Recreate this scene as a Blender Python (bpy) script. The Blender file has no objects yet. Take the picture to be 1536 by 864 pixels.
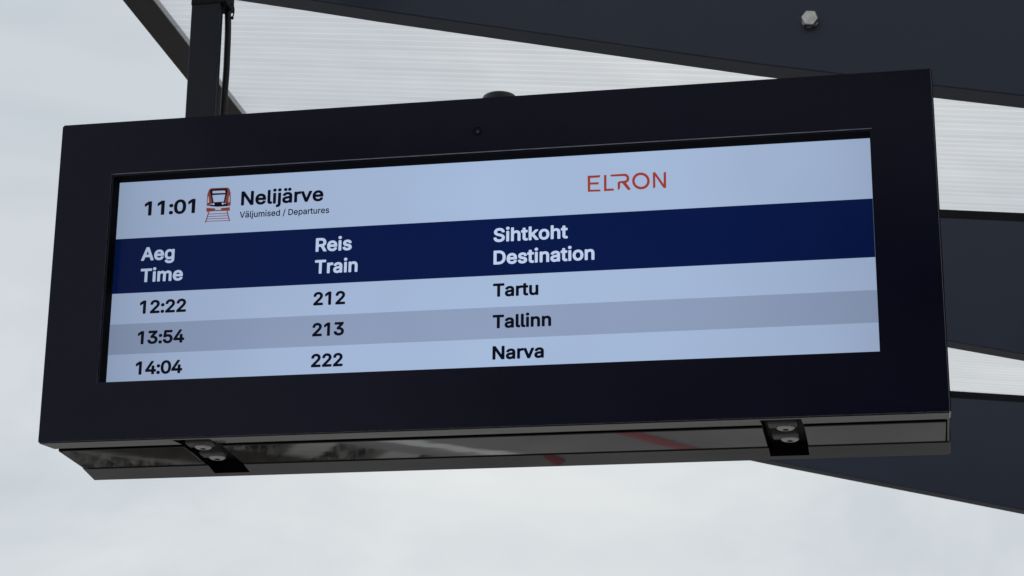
import bpy, bmesh, math, random
from mathutils import Vector, Matrix
random.seed(7)
scene = bpy.context.scene
COL = scene.collection

# ------------------------------------------------------------------ camera
cam = bpy.data.cameras.new("camera")
cam_obj = bpy.data.objects.new("camera", cam)
COL.objects.link(cam_obj)
cam.sensor_width = 36.0
cam.lens = 3402.19 * 36.0 / 1536.0
cam.shift_x = 162.94 / 1536.0
cam.shift_y = -46.78 / 1536.0
cam.clip_start = 0.05
cam.clip_end = 3000.0
CAM = Vector((1.2473, -3.0218, 1.6392))
right = Vector((0.97537630, 0.21925823, 0.02380978))
down = Vector((-0.04962356, 0.32336847, -0.94497108))
fwd = Vector((-0.21489202, 0.92052087, 0.32628632))
m = Matrix((( right.x, -down.x, -fwd.x, CAM.x),
            ( right.y, -down.y, -fwd.y, CAM.y),
            ( right.z, -down.z, -fwd.z, CAM.z), (0, 0, 0, 1)))
cam_obj.matrix_world = m
scene.camera = cam_obj
cam.dof.use_dof = True
cam.dof.focus_distance = 3.15
cam.dof.aperture_fstop = 42.0

# ------------------------------------------------------------------ sky
SUN_EL, SUN_AZ = math.radians(48), math.radians(-60)      # azimuth from +Y towards +X
w = bpy.data.worlds.new("World"); scene.world = w; w.use_nodes = True
nt = w.node_tree; nt.nodes.clear()
def N(t, tree=None, **kw):
    n = (tree or nt).nodes.new(t)
    for k, v in kw.items(): setattr(n, k, v)
    return n
out = N('ShaderNodeOutputWorld'); bg = N('ShaderNodeBackground')
bg.inputs['Strength'].default_value = 0.1
sky = N('ShaderNodeTexSky', sky_type='NISHITA'); sky.sun_disc = False
sky.sun_elevation = SUN_EL; sky.sun_rotation = SUN_AZ
tc = N('ShaderNodeTexCoord')
mp = N('ShaderNodeMapping'); mp.inputs['Scale'].default_value = (1.0, 1.0, 2.1)
mp.inputs['Location'].default_value = (-0.248, 7.768, -4.246)
nz = N('ShaderNodeTexNoise'); nz.inputs['Scale'].default_value = 3.87
nz.inputs['Detail'].default_value = 5; nz.inputs['Roughness'].default_value = 0.57; nz.inputs['Distortion'].default_value = 0.5
rp = N('ShaderNodeValToRGB')
rp.color_ramp.elements[0].position = 0.30; rp.color_ramp.elements[0].color = (5.75, 6.25, 6.7, 1)
rp.color_ramp.elements[1].position = 0.68; rp.color_ramp.elements[1].color = (8.05, 8.25, 8.18, 1)
mx = N('ShaderNodeMix', data_type='RGBA'); mx.inputs['Factor'].default_value = 0.94
L = nt.links.new
L(tc.outputs['Generated'], mp.inputs['Vector']); L(mp.outputs[0], nz.inputs['Vector'])
L(nz.outputs['Fac'], rp.inputs['Fac'])
L(sky.outputs[0], mx.inputs['A']); L(rp.outputs[0], mx.inputs['B'])
L(mx.outputs['Result'], bg.inputs['Color']); L(bg.outputs[0], out.inputs['Surface'])

sun = bpy.data.lights.new("sun", 'SUN'); sun.energy = 0.6; sun.angle = math.radians(25); sun.color = (1, .97, .93)
sun_obj = bpy.data.objects.new("sun", sun); COL.objects.link(sun_obj)
sd = Vector((math.sin(SUN_AZ) * math.cos(SUN_EL), math.cos(SUN_AZ) * math.cos(SUN_EL), math.sin(SUN_EL)))
sun_obj.rotation_euler = (-sd).to_track_quat('-Z', 'Y').to_euler()
sun_obj.location = (0, 0, 12)

vs = scene.view_settings
vs.view_transform = 'Standard'; vs.look = 'None'; vs.exposure = 0.0; vs.gamma = 1.0; vs.use_curve_mapping = False
scene.cycles.max_bounces = 8; scene.cycles.transparent_max_bounces = 16

# ------------------------------------------------------------------ materials
def mat(name, color, rough=.5, spec=.5, metal=0.0, var=0.0, vscale=8.0, bump=0.0, bscale=200.0, coat=0.0, stretch=None, wear=None):
    m = bpy.data.materials.new(name); m.use_nodes = True
    t = m.node_tree; b = t.nodes['Principled BSDF']
    b.inputs['Base Color'].default_value = (*color, 1); b.inputs['Roughness'].default_value = rough
    b.inputs['Specular IOR Level'].default_value = spec; b.inputs['Metallic'].default_value = metal
    if coat: b.inputs['Coat Weight'].default_value = coat; b.inputs['Coat Roughness'].default_value = .08
    tc = N('ShaderNodeTexCoord', t)
    src = tc.outputs['Object']
    if stretch:
        mp = N('ShaderNodeMapping', t); mp.inputs['Scale'].default_value = stretch
        t.links.new(src, mp.inputs['Vector']); src = mp.outputs[0]
    if var:
        n = N('ShaderNodeTexNoise', t); n.inputs['Scale'].default_value = vscale; n.inputs['Detail'].default_value = 5
        t.links.new(src, n.inputs['Vector'])
        r = N('ShaderNodeMapRange', t); r.inputs['From Min'].default_value = .3; r.inputs['From Max'].default_value = .7
        r.inputs['To Min'].default_value = 1 - var; r.inputs['To Max'].default_value = 1 + var
        t.links.new(n.outputs['Fac'], r.inputs['Value'])
        v = N('ShaderNodeVectorMath', t, operation='SCALE'); v.inputs[0].default_value = color
        t.links.new(r.outputs[0], v.inputs['Scale']); t.links.new(v.outputs[0], b.inputs['Base Color'])
        r2 = N('ShaderNodeMapRange', t); r2.inputs['From Min'].default_value = .3; r2.inputs['From Max'].default_value = .7
        r2.inputs['To Min'].default_value = max(0, rough * (1 - var)); r2.inputs['To Max'].default_value = min(1, rough * (1 + var))
        t.links.new(n.outputs['Fac'], r2.inputs['Value']); t.links.new(r2.outputs[0], b.inputs['Roughness'])
    if bump:
        n = N('ShaderNodeTexNoise', t); n.inputs['Scale'].default_value = bscale; n.inputs['Detail'].default_value = 3
        t.links.new(src, n.inputs['Vector'])
        bp = N('ShaderNodeBump', t); bp.inputs['Strength'].default_value = bump; bp.inputs['Distance'].default_value = .001
        t.links.new(n.outputs['Fac'], bp.inputs['Height']); t.links.new(bp.outputs[0], b.inputs['Normal'])
    return m

def screen_mat(name, color, k=1.0):
    """a lit panel: the backlight is a little weaker towards both ends"""
    m = bpy.data.materials.new(name); m.use_nodes = True
    t = m.node_tree; b = t.nodes['Principled BSDF']
    b.inputs['Base Color'].default_value = (.001, .001, .0015, 1); b.inputs['Roughness'].default_value = .2
    b.inputs['Specular IOR Level'].default_value = .06
    tc = N('ShaderNodeTexCoord', t); sx = N('ShaderNodeSeparateXYZ', t); t.links.new(tc.outputs['Object'], sx.inputs[0])
    f = N('ShaderNodeFloatCurve', t)
    r = N('ShaderNodeMapRange', t); r.inputs['From Min'].default_value = .088; r.inputs['From Max'].default_value = 1.21
    t.links.new(sx.outputs['X'], r.inputs['Value']); t.links.new(r.outputs[0], f.inputs['Value'])
    c = f.mapping.curves[0]
    c.points[0].location = (0, .68); c.points[1].location = (1, .80)
    for p in ((.12, .86), (.35, .97), (.6, 1.0), (.85, .94)): c.points.new(*p)
    f.mapping.update()
    n = N('ShaderNodeTexNoise', t); n.inputs['Scale'].default_value = 5; t.links.new(tc.outputs['Object'], n.inputs['Vector'])
    r2 = N('ShaderNodeMapRange', t); r2.inputs['To Min'].default_value = .93; r2.inputs['To Max'].default_value = 1.07
    t.links.new(n.outputs['Fac'], r2.inputs['Value'])
    mu = N('ShaderNodeMath', t, operation='MULTIPLY'); t.links.new(f.outputs[0], mu.inputs[0]); t.links.new(r2.outputs[0], mu.inputs[1])
    b.inputs['Emission Color'].default_value = (*color, 1)
    t.links.new(mu.outputs[0], b.inputs['Emission Strength'])
    return m

M = {}
M['rafter'] = mat('anthracite_paint', (.023, .030, .055), rough=.42, spec=.35, var=.10, vscale=2.2, bump=.12, bscale=500)
M['trim'] = mat('edge_trim_paint', (.018, .018, .021), rough=.45, spec=.4, var=.12, vscale=5)
M['gasket'] = mat('black_rubber', (.006, .006, .007), rough=.7, spec=.2, var=.1)
M['face'] = mat('board_face_paint', (.0032, .0038, .0175), rough=.20, spec=.16, var=.26, vscale=3.5, bump=.05, bscale=900)
M['under'] = mat('board_gloss_paint', (.007, .007, .008), rough=.02, spec=.62, bump=.09, bscale=6)
M['edge'] = mat('edge_catchlight_paint', (.12, .12, .135), rough=.3, spec=.6, var=.3, vscale=40)  # catch light of the frame's bevelled edges put into a lighter colour
M['strip'] = mat('lip_highlight_paint', (.70, .70, .74), rough=.4, spec=.5, var=.15, vscale=60)  # highlight painted in: pale colour on the opening's top and bottom bevels
M['seam'] = mat('black_void', (.003, .003, .003), rough=.9, spec=.05, var=.1)
M['black'] = mat('matt_black', (.006, .006, .007), rough=.6, spec=.2, var=.15)
M['post'] = mat('post_paint', (.0065, .0095, .019), rough=.38, spec=.28, var=.15, vscale=12, bump=.1, bscale=700)
M['cable'] = mat('cable_sheath', (.008, .008, .009), rough=.45, spec=.3, var=.1)
M['steel'] = mat('stainless_steel', (.50, .49, .47), rough=.38, metal=1.0, var=.22, vscale=90, bump=.4, bscale=300)
M['screw'] = mat('zinc_screw', (.62, .62, .60), rough=.33, metal=.75, var=.15, vscale=200)
M['bracket'] = mat('bracket_steel', (.11, .11, .11), rough=.5, spec=.4, var=.2, vscale=60)
M['scr_white'] = screen_mat('screen_white', (.368, .474, .676))
M['scr_grey'] = screen_mat('screen_grey', (.262, .333, .490))
M['scr_navy'] = screen_mat('screen_navy', (.0018, .0085, .060))
M['scr_black'] = screen_mat('screen_black', (.0015, .0022, .009))
M['scr_pale'] = screen_mat('screen_pale', (.50, .60, .82))
M['scr_rust'] = screen_mat('screen_rust', (.21, .050, .036))
M['scr_red'] = screen_mat('screen_red', (.31, .045, .030))
M['platform'] = mat('platform_paving', (.265, .25, .245), rough=.85, spec=.2, var=.18, vscale=1.5, bump=.5, bscale=40)
M['white_line'] = mat('white_line_paint', (.78, .78, .76), rough=.6, var=.06)
M['red_line'] = mat('red_line_paint', (.30, .035, .045), rough=.6, var=.08)
M['ground'] = mat('far_ground', (.175, .165, .152), rough=.95, spec=.1, var=.3, vscale=.05)
M['ballast'] = mat('ballast', (.19, .18, .17), rough=.95, spec=.1, var=.85, vscale=9, bump=1, bscale=15)
M['rail'] = mat('rail_steel', (.20, .18, .165), rough=.5, metal=.7, var=.2)
M['sleeper'] = mat('concrete_sleeper', (.36, .35, .33), rough=.9, spec=.2, var=.2, vscale=4)

def poly_mat():
    m = bpy.data.materials.new('polycarbonate'); m.use_nodes = True
    t = m.node_tree; t.nodes.clear()
    o = N('ShaderNodeOutputMaterial', t)
    tc = N('ShaderNodeTexCoord', t); mp = N('ShaderNodeMapping', t); mp.inputs['Scale'].default_value = (.045, 1, 0)
    t.links.new(tc.outputs['Object'], mp.inputs['Vector'])
    a = N('ShaderNodeTexNoise', t); a.inputs['Scale'].default_value = 24; a.inputs['Detail'].default_value = 3; a.inputs['Roughness'].default_value = .7
    t.links.new(mp.outputs[0], a.inputs['Vector'])
    wv = N('ShaderNodeTexWave', t, wave_type='BANDS', bands_direction='Y', wave_profile='SIN')
    wv.inputs['Scale'].default_value = 10.5; wv.inputs['Distortion'].default_value = .35; wv.inputs['Detail'].default_value = 2; wv.inputs['Detail Scale'].default_value = .6
    t.links.new(tc.outputs['Object'], wv.inputs['Vector'])
    pw = N('ShaderNodeMath', t, operation='POWER'); pw.inputs[1].default_value = 8
    t.links.new(wv.outputs['Fac'], pw.inputs[0])
    r = N('ShaderNodeMapRange', t); r.inputs['From Min'].default_value = .32; r.inputs['From Max'].default_value = .68
    r.inputs['To Min'].default_value = .05; r.inputs['To Max'].default_value = .65
    t.links.new(a.outputs['Fac'], r.inputs['Value'])
    ad = N('ShaderNodeMath', t, operation='MULTIPLY_ADD'); ad.inputs[1].default_value = .7
    t.links.new(pw.outputs[0], ad.inputs[0]); t.links.new(r.outputs[0], ad.inputs[2])
    sp = N('ShaderNodeTexNoise', t); sp.inputs['Scale'].default_value = 9; sp.inputs['Detail'].default_value = 4   # soft dirt film
    t.links.new(tc.outputs['Object'], sp.inputs['Vector'])
    cr = N('ShaderNodeValToRGB', t)
    cr.color_ramp.elements[0].position = .05; cr.color_ramp.elements[0].color = (*PC_LO, 1)
    cr.color_ramp.elements[1].position = 1.0; cr.color_ramp.elements[1].color = (*PC_HI, 1)
    t.links.new(ad.outputs[0], cr.inputs['Fac'])
    d = N('ShaderNodeMapRange', t); d.inputs['To Min'].default_value = .93; d.inputs['To Max'].default_value = 1.05
    t.links.new(sp.outputs['Fac'], d.inputs['Value'])
    v = N('ShaderNodeVectorMath', t, operation='SCALE'); t.links.new(cr.outputs[0], v.inputs[0]); t.links.new(d.outputs[0], v.inputs['Scale'])
    tr = N('ShaderNodeBsdfTranslucent', t); t.links.new(v.outputs[0], tr.inputs['Color'])
    tp = N('ShaderNodeBsdfTransparent', t); t.links.new(v.outputs[0], tp.inputs['Color'])
    m1 = N('ShaderNodeMixShader', t); m1.inputs[0].default_value = .7
    t.links.new(tr.outputs[0], m1.inputs[1]); t.links.new(tp.outputs[0], m1.inputs[2])
    gl = N('ShaderNodeBsdfGlossy', t); gl.inputs['Roughness'].default_value = .3; gl.inputs['Color'].default_value = (.8, .8, .8, 1)
    m2 = N('ShaderNodeMixShader', t); m2.inputs[0].default_value = .05
    t.links.new(m1.outputs[0], m2.inputs[1]); t.links.new(gl.outputs[0], m2.inputs[2])
    t.links.new(m2.outputs[0], o.inputs['Surface'])
    return m
PC_LO, PC_HI = (.83, .833, .848), (1, 1, 1)
M['poly'] = poly_mat()
def clear_mat():
    m = bpy.data.materials.new('clear_top_skin'); m.use_nodes = True; t = m.node_tree; t.nodes.clear()
    o = N('ShaderNodeOutputMaterial', t); a = N('ShaderNodeBsdfTransparent', t); g = N('ShaderNodeBsdfGlossy', t); x = N('ShaderNodeMixShader', t)
    a.inputs['Color'].default_value = (.99, .99, .99, 1); g.inputs['Roughness'].default_value = .1; x.inputs[0].default_value = .03
    t.links.new(a.outputs[0], x.inputs[1]); t.links.new(g.outputs[0], x.inputs[2]); t.links.new(x.outputs[0], o.inputs['Surface'])
    return m
M['clear'] = clear_mat()

# ------------------------------------------------------------------ helpers
def link(name, me, m, parent=None, smooth=False):
    o = bpy.data.objects.new(name, me); COL.objects.link(o)
    if m is not None: me.materials.append(m)
    if parent: o.parent = parent
    if smooth:
        for p in me.polygons: p.use_smooth = True
    return o
def empty(name, loc=(0, 0, 0), rz=0):
    o = bpy.data.objects.new(name, None); COL.objects.link(o); o.location = loc; o.rotation_euler[2] = rz
    o.empty_display_size = .2
    return o
def tag(o, label=None, cat=None, group=None, kind=None):
    if label: o['label'] = label
    if cat: o['category'] = cat
    if group: o['group'] = group
    if kind: o['kind'] = kind
    return o
def from_bm(name, bm, m, parent=None, smooth=False):
    bmesh.ops.recalc_face_normals(bm, faces=bm.faces)
    me = bpy.data.meshes.new(name); bm.to_mesh(me); bm.free()
    return link(name, me, m, parent, smooth)
def box_bm(x0, x1, y0, y1, z0, z1, bevel=0, seg=2, bm=None):
    bm = bm or bmesh.new()
    vs = [bm.verts.new((x, y, z)) for x in (x0, x1) for y in (y0, y1) for z in (z0, z1)]
    fs = [bm.faces.new([vs[i] for i in q]) for q in ((0, 1, 3, 2), (4, 6, 7, 5), (0, 4, 5, 1), (2, 3, 7, 6), (0, 2, 6, 4), (1, 5, 7, 3))]
    if bevel:
        es = list({e for f in fs for e in f.edges})
        bmesh.ops.bevel(bm, geom=es, offset=bevel, segments=seg, affect='EDGES', profile=.5)
    return bm
def box(name, dims, m, parent=None, bevel=0, seg=2): return from_bm(name, box_bm(*dims, bevel=bevel, seg=seg), m, parent)
def prism_y(pts, y0, y1, bevel=0):
    """outline in X/Z pushed along Y"""
    bm = bmesh.new()
    a = [bm.verts.new((x, y0, z)) for x, z in pts]; b = [bm.verts.new((x, y1, z)) for x, z in pts]
    bm.faces.new(a); bm.faces.new(b[::-1]); n = len(pts)
    for i in range(n): bm.faces.new((a[i], b[i], b[(i + 1) % n], a[(i + 1) % n]))
    bmesh.ops.recalc_face_normals(bm, faces=bm.faces)
    if bevel: bmesh.ops.bevel(bm, geom=[e for e in bm.edges], offset=bevel, segments=2, affect='EDGES')
    return bm
def lathe(profile, n=32, axis='Z', center=(0, 0, 0)):
    """profile = [(r, h)...] turned round the axis"""
    bm = bmesh.new(); rings = []
    for r, h in profile:
        ring = []
        if r < 1e-6: ring = [bm.verts.new((0, 0, h))]
        else: ring = [bm.verts.new((r * math.cos(2 * math.pi * k / n), r * math.sin(2 * math.pi * k / n), h)) for k in range(n)]
        rings.append(ring)
    for a, b in zip(rings, rings[1:]):
        for k in range(n):
            q = [a[k % len(a)], a[(k + 1) % len(a)], b[(k + 1) % len(b)], b[k % len(b)]]
            q = [v for i, v in enumerate(q) if v not in q[:i]]
            if len(q) > 2: bm.faces.new(q)
    if axis == '-Y': bmesh.ops.rotate(bm, verts=bm.verts, matrix=Matrix.Rotation(math.radians(90), 3, 'X'))
    if axis == '-Z': bmesh.ops.rotate(bm, verts=bm.verts, matrix=Matrix.Rotation(math.radians(180), 3, 'X'))
    bmesh.ops.translate(bm, verts=bm.verts, vec=center)
    return bm
def tube(name, pts, r, m, parent=None, cyclic=False):
    c = bpy.data.curves.new(name, 'CURVE'); c.dimensions = '3D'; c.bevel_depth = r; c.bevel_resolution = 4; c.use_fill_caps = True
    s = c.splines.new('NURBS'); s.points.add(len(pts) - 1); s.use_endpoint_u = not cyclic; s.use_cyclic_u = cyclic; s.order_u = 3; s.resolution_u = 6
    for p, q in zip(s.points, pts): p.co = (*q, 1)
    o = bpy.data.objects.new(name, c); COL.objects.link(o)
    me = bpy.data.meshes.new_from_object(o.evaluated_get(bpy.context.evaluated_depsgraph_get()))
    bpy.data.objects.remove(o); bpy.data.curves.remove(c)
    me.name = name; return link(name, me, m, parent, smooth=True)
def cut(o, cutters):
    """carve the boxes out of a solid and keep the result as plain mesh"""
    bm = bmesh.new()
    for c in cutters: box_bm(*c, bm=bm)
    bmesh.ops.recalc_face_normals(bm, faces=bm.faces)
    me = bpy.data.meshes.new('cutter'); bm.to_mesh(me); bm.free()
    co = bpy.data.objects.new('cutter', me); COL.objects.link(co)
    md = o.modifiers.new('cut', 'BOOLEAN'); md.operation = 'DIFFERENCE'; md.object = co; md.solver = 'EXACT'
    par = o.parent; o.parent = None
    new = bpy.data.meshes.new_from_object(o.evaluated_get(bpy.context.evaluated_depsgraph_get()))
    o.parent = par; o.modifiers.clear(); new.name = o.name; o.data = new
    bpy.data.objects.remove(co)

# letter shapes per weight: advance, x,y pairs, triangles (thousandths of the type size)
G = {'/0':[249,[166,539,239,546,176,546,248,539,1,-73,249,530,84,-82,2,-82,7,-88,71,-90],[0,1,2,0,3,1,4,3,0,4,5,3,4,6,5,7,6,4,8,6,7,8,9,6]],
'D0':[502,[48,516,261,521,60,523,315,510,46,0,139,435,141,438,372,483,410,450,246,436,439,411,273,432,141,71,303,421,330,403,459,366,351,381,367,354,472,312,378,321,384,282,475,237,384,228,468,180,378,189,366,155,453,129,336,112,429,84,312,94,291,83,407,57,243,72,372,28,342,11,294,-6,53,-12,237,-14],[0,1,2,0,3,1,4,5,0,5,6,0,6,3,0,6,7,3,6,8,7,6,9,8,9,10,8,11,10,9,4,12,5,13,10,11,14,10,13,14,15,10,16,15,14,17,15,16,17,18,15,19,18,17,20,18,19,20,21,18,22,21,20,22,23,21,24,23,22,25,23,24,25,26,23,27,26,25,27,28,26,29,28,27,30,28,29,30,31,28,32,31,30,12,31,32,4,31,12,4,33,31,4,34,33,4,35,34,36,35,4,36,37,35]],
'V0':[480,[4,516,85,523,16,523,383,516,469,521,394,523,96,516,476,513,241,103,3,504,476,504,190,-3,291,-6,197,-12,277,-14],[0,1,2,3,4,5,0,6,1,3,7,4,0,8,6,8,7,3,9,8,0,8,10,7,11,8,9,8,12,10,11,12,8,13,12,11,13,14,12]],
'a0':[389,[144,393,216,397,183,398,255,390,111,382,288,375,82,366,312,357,58,345,333,329,40,321,201,317,345,300,27,294,168,314,237,307,144,304,249,297,128,291,351,252,258,282,28,285,110,264,36,278,261,258,102,260,258,247,350,-3,135,227,261,166,90,215,49,189,25,156,153,150,259,117,18,132,129,141,114,130,17,96,106,108,239,84,111,84,21,69,129,68,204,64,34,39,156,60,261,14,51,18,73,0,237,-4,264,-6,102,-13,339,-14,207,-17,273,-14,132,-21,168,-22],[0,1,2,0,3,1,4,3,0,4,5,3,6,5,4,6,7,5,8,7,6,8,9,7,10,9,8,10,11,9,11,12,9,13,14,10,14,11,10,15,12,11,13,16,14,17,12,15,13,18,16,17,19,12,20,19,17,21,18,13,21,22,18,23,22,21,24,19,20,25,22,23,26,19,24,26,27,19,28,29,26,29,27,26,30,29,28,31,29,30,32,29,31,32,33,29,34,27,29,35,33,32,35,36,33,35,37,36,38,37,35,38,39,37,40,27,34,38,41,39,42,41,38,42,43,41,44,27,40,45,43,42,45,46,43,46,27,44,45,47,46,47,27,46,48,47,45,49,47,48,49,50,47,51,27,47,52,50,49,51,53,27,52,54,50,55,53,51,56,54,52,56,57,54]],
'd0':[424,[298,515,376,522,310,523,383,517,386,508,295,358,385,-5,148,392,232,395,193,398,265,382,115,379,85,358,244,307,273,283,291,244,55,322,205,316,37,286,166,308,136,283,23,235,117,241,298,190,110,190,20,175,117,136,291,136,26,130,136,95,272,94,42,79,166,69,244,70,67,38,205,61,298,23,94,11,274,1,299,-2,127,-8,244,-15,307,-13,373,-14,168,-20,205,-22],[0,1,2,0,3,1,0,4,3,5,4,0,5,6,4,7,8,9,7,10,8,11,10,7,11,5,10,12,5,11,12,13,5,13,14,5,14,15,5,15,6,5,16,17,12,17,13,12,18,17,16,18,19,17,18,20,19,21,20,18,21,22,20,23,6,15,21,24,22,25,24,21,25,26,24,27,6,23,28,26,25,28,29,26,30,6,27,31,29,28,31,32,29,33,6,30,34,32,31,35,6,33,34,35,32,34,36,35,36,6,35,37,36,34,37,38,36,39,6,36,40,38,37,40,41,38,42,6,39,42,43,6,44,41,40,44,45,41]],
'e0':[404,[154,392,229,397,190,398,269,388,118,377,301,373,88,357,328,352,62,328,352,323,42,295,205,316,238,311,369,289,172,311,145,295,262,296,281,271,29,259,122,265,379,256,292,238,113,238,22,217,384,220,115,235,289,235,385,166,20,172,26,130,112,155,379,158,370,155,123,112,38,91,295,115,370,104,304,119,278,85,137,91,378,97,379,88,57,55,154,76,368,61,259,70,175,66,232,62,199,61,352,37,80,28,331,17,109,5,304,-1,145,-12,250,-19,181,-20],[0,1,2,0,3,1,4,3,0,4,5,3,6,5,4,6,7,5,8,7,6,8,9,7,10,11,8,11,9,8,11,12,9,12,13,9,10,14,11,10,15,14,16,13,12,17,13,16,18,15,10,18,19,15,17,20,13,21,20,17,18,22,19,23,22,18,21,24,20,23,25,22,26,24,21,23,26,25,23,24,26,23,27,24,28,27,23,29,30,28,30,27,28,30,31,27,30,32,31,29,33,30,34,33,29,35,36,37,38,36,35,34,39,33,38,40,36,38,41,40,42,39,34,42,43,39,38,44,41,45,44,38,42,46,43,47,44,45,42,48,46,48,44,47,48,49,44,42,49,48,50,49,42,50,51,49,52,51,50,52,53,51,54,53,52,54,55,53,56,55,54]],
'i0':[167,[44,390,116,393,50,393,125,387,39,381,128,378,39,0,127,-3,45,-12,116,-14,56,557,98,562,77,563,119,552,38,542,133,537,29,522,139,519,28,498,139,498,36,480,129,477,53,463,113,463,72,456,95,456],[0,1,2,0,3,1,4,3,0,4,5,3,6,5,4,6,7,5,8,7,6,8,9,7,10,11,12,10,13,11,14,13,10,14,15,13,16,15,14,16,17,15,18,17,16,18,19,17,20,19,18,20,21,19,22,21,20,22,23,21,24,23,22,24,25,23]],
'j0':[167,[50,393,124,388,116,393,39,382,128,379,38,-41,128,-32,123,-74,32,-59,24,-68,-13,-73,-22,-80,102,-116,-24,-143,71,-142,32,-155,-17,-155,59,559,104,560,83,564,122,549,40,544,135,532,30,526,140,511,27,505,137,490,33,484,125,472,47,468,108,460,66,457,89,455],[0,1,2,3,1,0,3,4,1,5,4,3,5,6,4,5,7,6,8,7,5,9,7,8,10,7,9,11,7,10,11,12,7,13,12,11,13,14,12,13,15,14,16,15,13,17,18,19,17,20,18,21,20,17,21,22,20,23,22,21,23,24,22,25,24,23,25,26,24,27,26,25,27,28,26,29,28,27,29,30,28,31,30,29,31,32,30]],
'l0':[189,[50,522,127,514,116,523,41,517,39,508,129,82,40,64,132,70,137,67,180,64,170,68,48,34,195,4,65,10,86,-5,191,-7,114,-14,179,-12,146,-16],[0,1,2,3,1,0,4,1,3,4,5,1,6,5,4,6,7,5,6,8,7,8,9,10,6,9,8,11,9,6,11,12,9,13,12,11,14,12,13,14,15,12,16,15,14,16,17,15,16,18,17]],
'm0':[610,[179,394,242,398,212,400,407,397,473,396,446,400,263,393,374,387,503,385,152,381,44,390,116,393,53,393,125,384,284,382,39,378,344,369,526,369,128,361,320,343,39,0,543,351,130,261,138,282,155,301,176,313,562,315,200,316,419,316,395,313,443,313,221,314,571,267,239,305,374,303,462,303,252,291,360,288,473,291,259,273,480,273,351,267,260,0,483,-6,348,-6,571,0,126,-6,45,-12,266,-11,566,-11,116,-14,335,-14,494,-14,557,-14,275,-14],[0,1,2,3,4,5,0,6,1,7,4,3,7,8,4,9,6,0,10,11,12,10,13,11,9,14,6,15,13,10,16,8,7,16,17,8,15,18,13,9,19,14,18,19,9,20,18,15,16,21,17,19,21,16,20,22,18,22,23,18,23,24,18,24,25,18,25,19,18,19,26,21,25,27,19,27,28,19,28,26,19,27,29,28,30,26,28,31,29,27,30,32,26,33,29,31,33,34,29,35,32,30,36,34,33,36,37,34,38,32,35,39,37,36,40,32,38,39,41,37,42,41,39,43,32,40,42,44,41,43,45,32,20,46,22,47,46,20,48,44,42,43,49,45,47,50,46,48,51,44,52,49,43,52,53,49,54,51,48]],
'p0':[424,[203,397,302,383,254,397,164,384,40,385,116,393,53,393,126,382,39,-143,128,356,332,364,362,333,137,256,158,290,188,310,227,316,383,298,248,312,265,304,293,277,395,262,310,232,403,217,127,208,314,178,403,160,130,151,305,127,396,115,146,105,284,89,383,79,160,85,254,67,131,18,174,73,364,46,212,61,338,17,128,13,158,-4,302,-7,126,-149,188,-17,269,-18,230,-22,45,-155,116,-157],[0,1,2,3,1,0,4,5,6,4,7,5,8,7,4,9,1,3,9,10,1,8,9,7,9,11,10,8,12,9,12,13,9,13,14,9,14,11,9,14,15,11,15,16,11,17,16,15,18,16,17,19,16,18,19,20,16,21,20,19,21,22,20,8,23,12,24,22,21,24,25,22,8,26,23,27,25,24,27,28,25,8,29,26,30,28,27,30,31,28,8,32,29,33,31,30,8,34,32,34,35,32,33,36,31,34,37,35,37,36,33,34,36,37,34,38,36,8,39,34,40,38,34,40,41,38,8,42,39,43,41,40,43,44,41,45,44,43,46,42,8,46,47,42]],
'r0':[259,[179,394,251,396,212,399,257,384,152,383,41,386,116,393,53,393,125,384,39,0,128,365,257,321,131,261,147,288,173,305,197,311,254,313,245,308,128,237,126,-6,45,-12,116,-14],[0,1,2,0,3,1,4,3,0,5,6,7,5,8,6,9,8,5,9,10,8,4,11,3,10,11,4,9,12,10,12,13,10,13,14,10,14,15,10,15,11,10,15,16,11,15,17,16,9,18,12,9,19,18,20,19,9,20,21,19]],
's0':[365,[156,396,225,395,189,398,126,389,267,382,99,378,304,355,73,361,54,340,329,316,41,316,180,318,153,313,210,316,228,309,34,292,338,292,133,301,243,295,124,286,256,271,33,262,336,282,125,265,327,276,264,264,135,253,40,232,150,244,258,216,54,208,283,205,72,190,309,188,120,164,324,172,338,148,228,136,345,118,243,127,252,115,33,108,105,115,99,120,344,88,118,85,253,94,24,103,22,91,240,76,30,64,336,61,132,72,219,65,159,62,189,60,41,43,324,39,58,22,306,19,99,-6,282,2,255,-11,150,-20,225,-19,192,-22],[0,1,2,3,1,0,3,4,1,5,4,3,5,6,4,7,6,5,8,6,7,8,9,6,10,11,8,11,9,8,10,12,11,13,9,11,14,9,13,15,12,10,14,16,9,15,17,12,18,16,14,15,19,17,20,16,18,21,19,15,20,22,16,21,23,19,20,24,22,20,25,24,21,26,23,27,26,21,27,28,26,27,29,28,30,29,27,30,31,29,32,31,30,32,33,31,34,33,32,34,35,33,34,36,35,37,36,34,37,38,36,39,38,37,40,38,39,41,42,43,40,44,38,41,45,42,46,44,40,47,45,41,48,45,47,49,44,46,50,45,48,49,51,44,50,52,45,53,51,49,50,54,52,55,51,53,56,54,50,56,55,54,55,57,51,56,57,55,58,57,56,58,59,57,60,59,58,60,61,59,60,62,61,63,62,60,63,64,62,63,65,64]],
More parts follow.
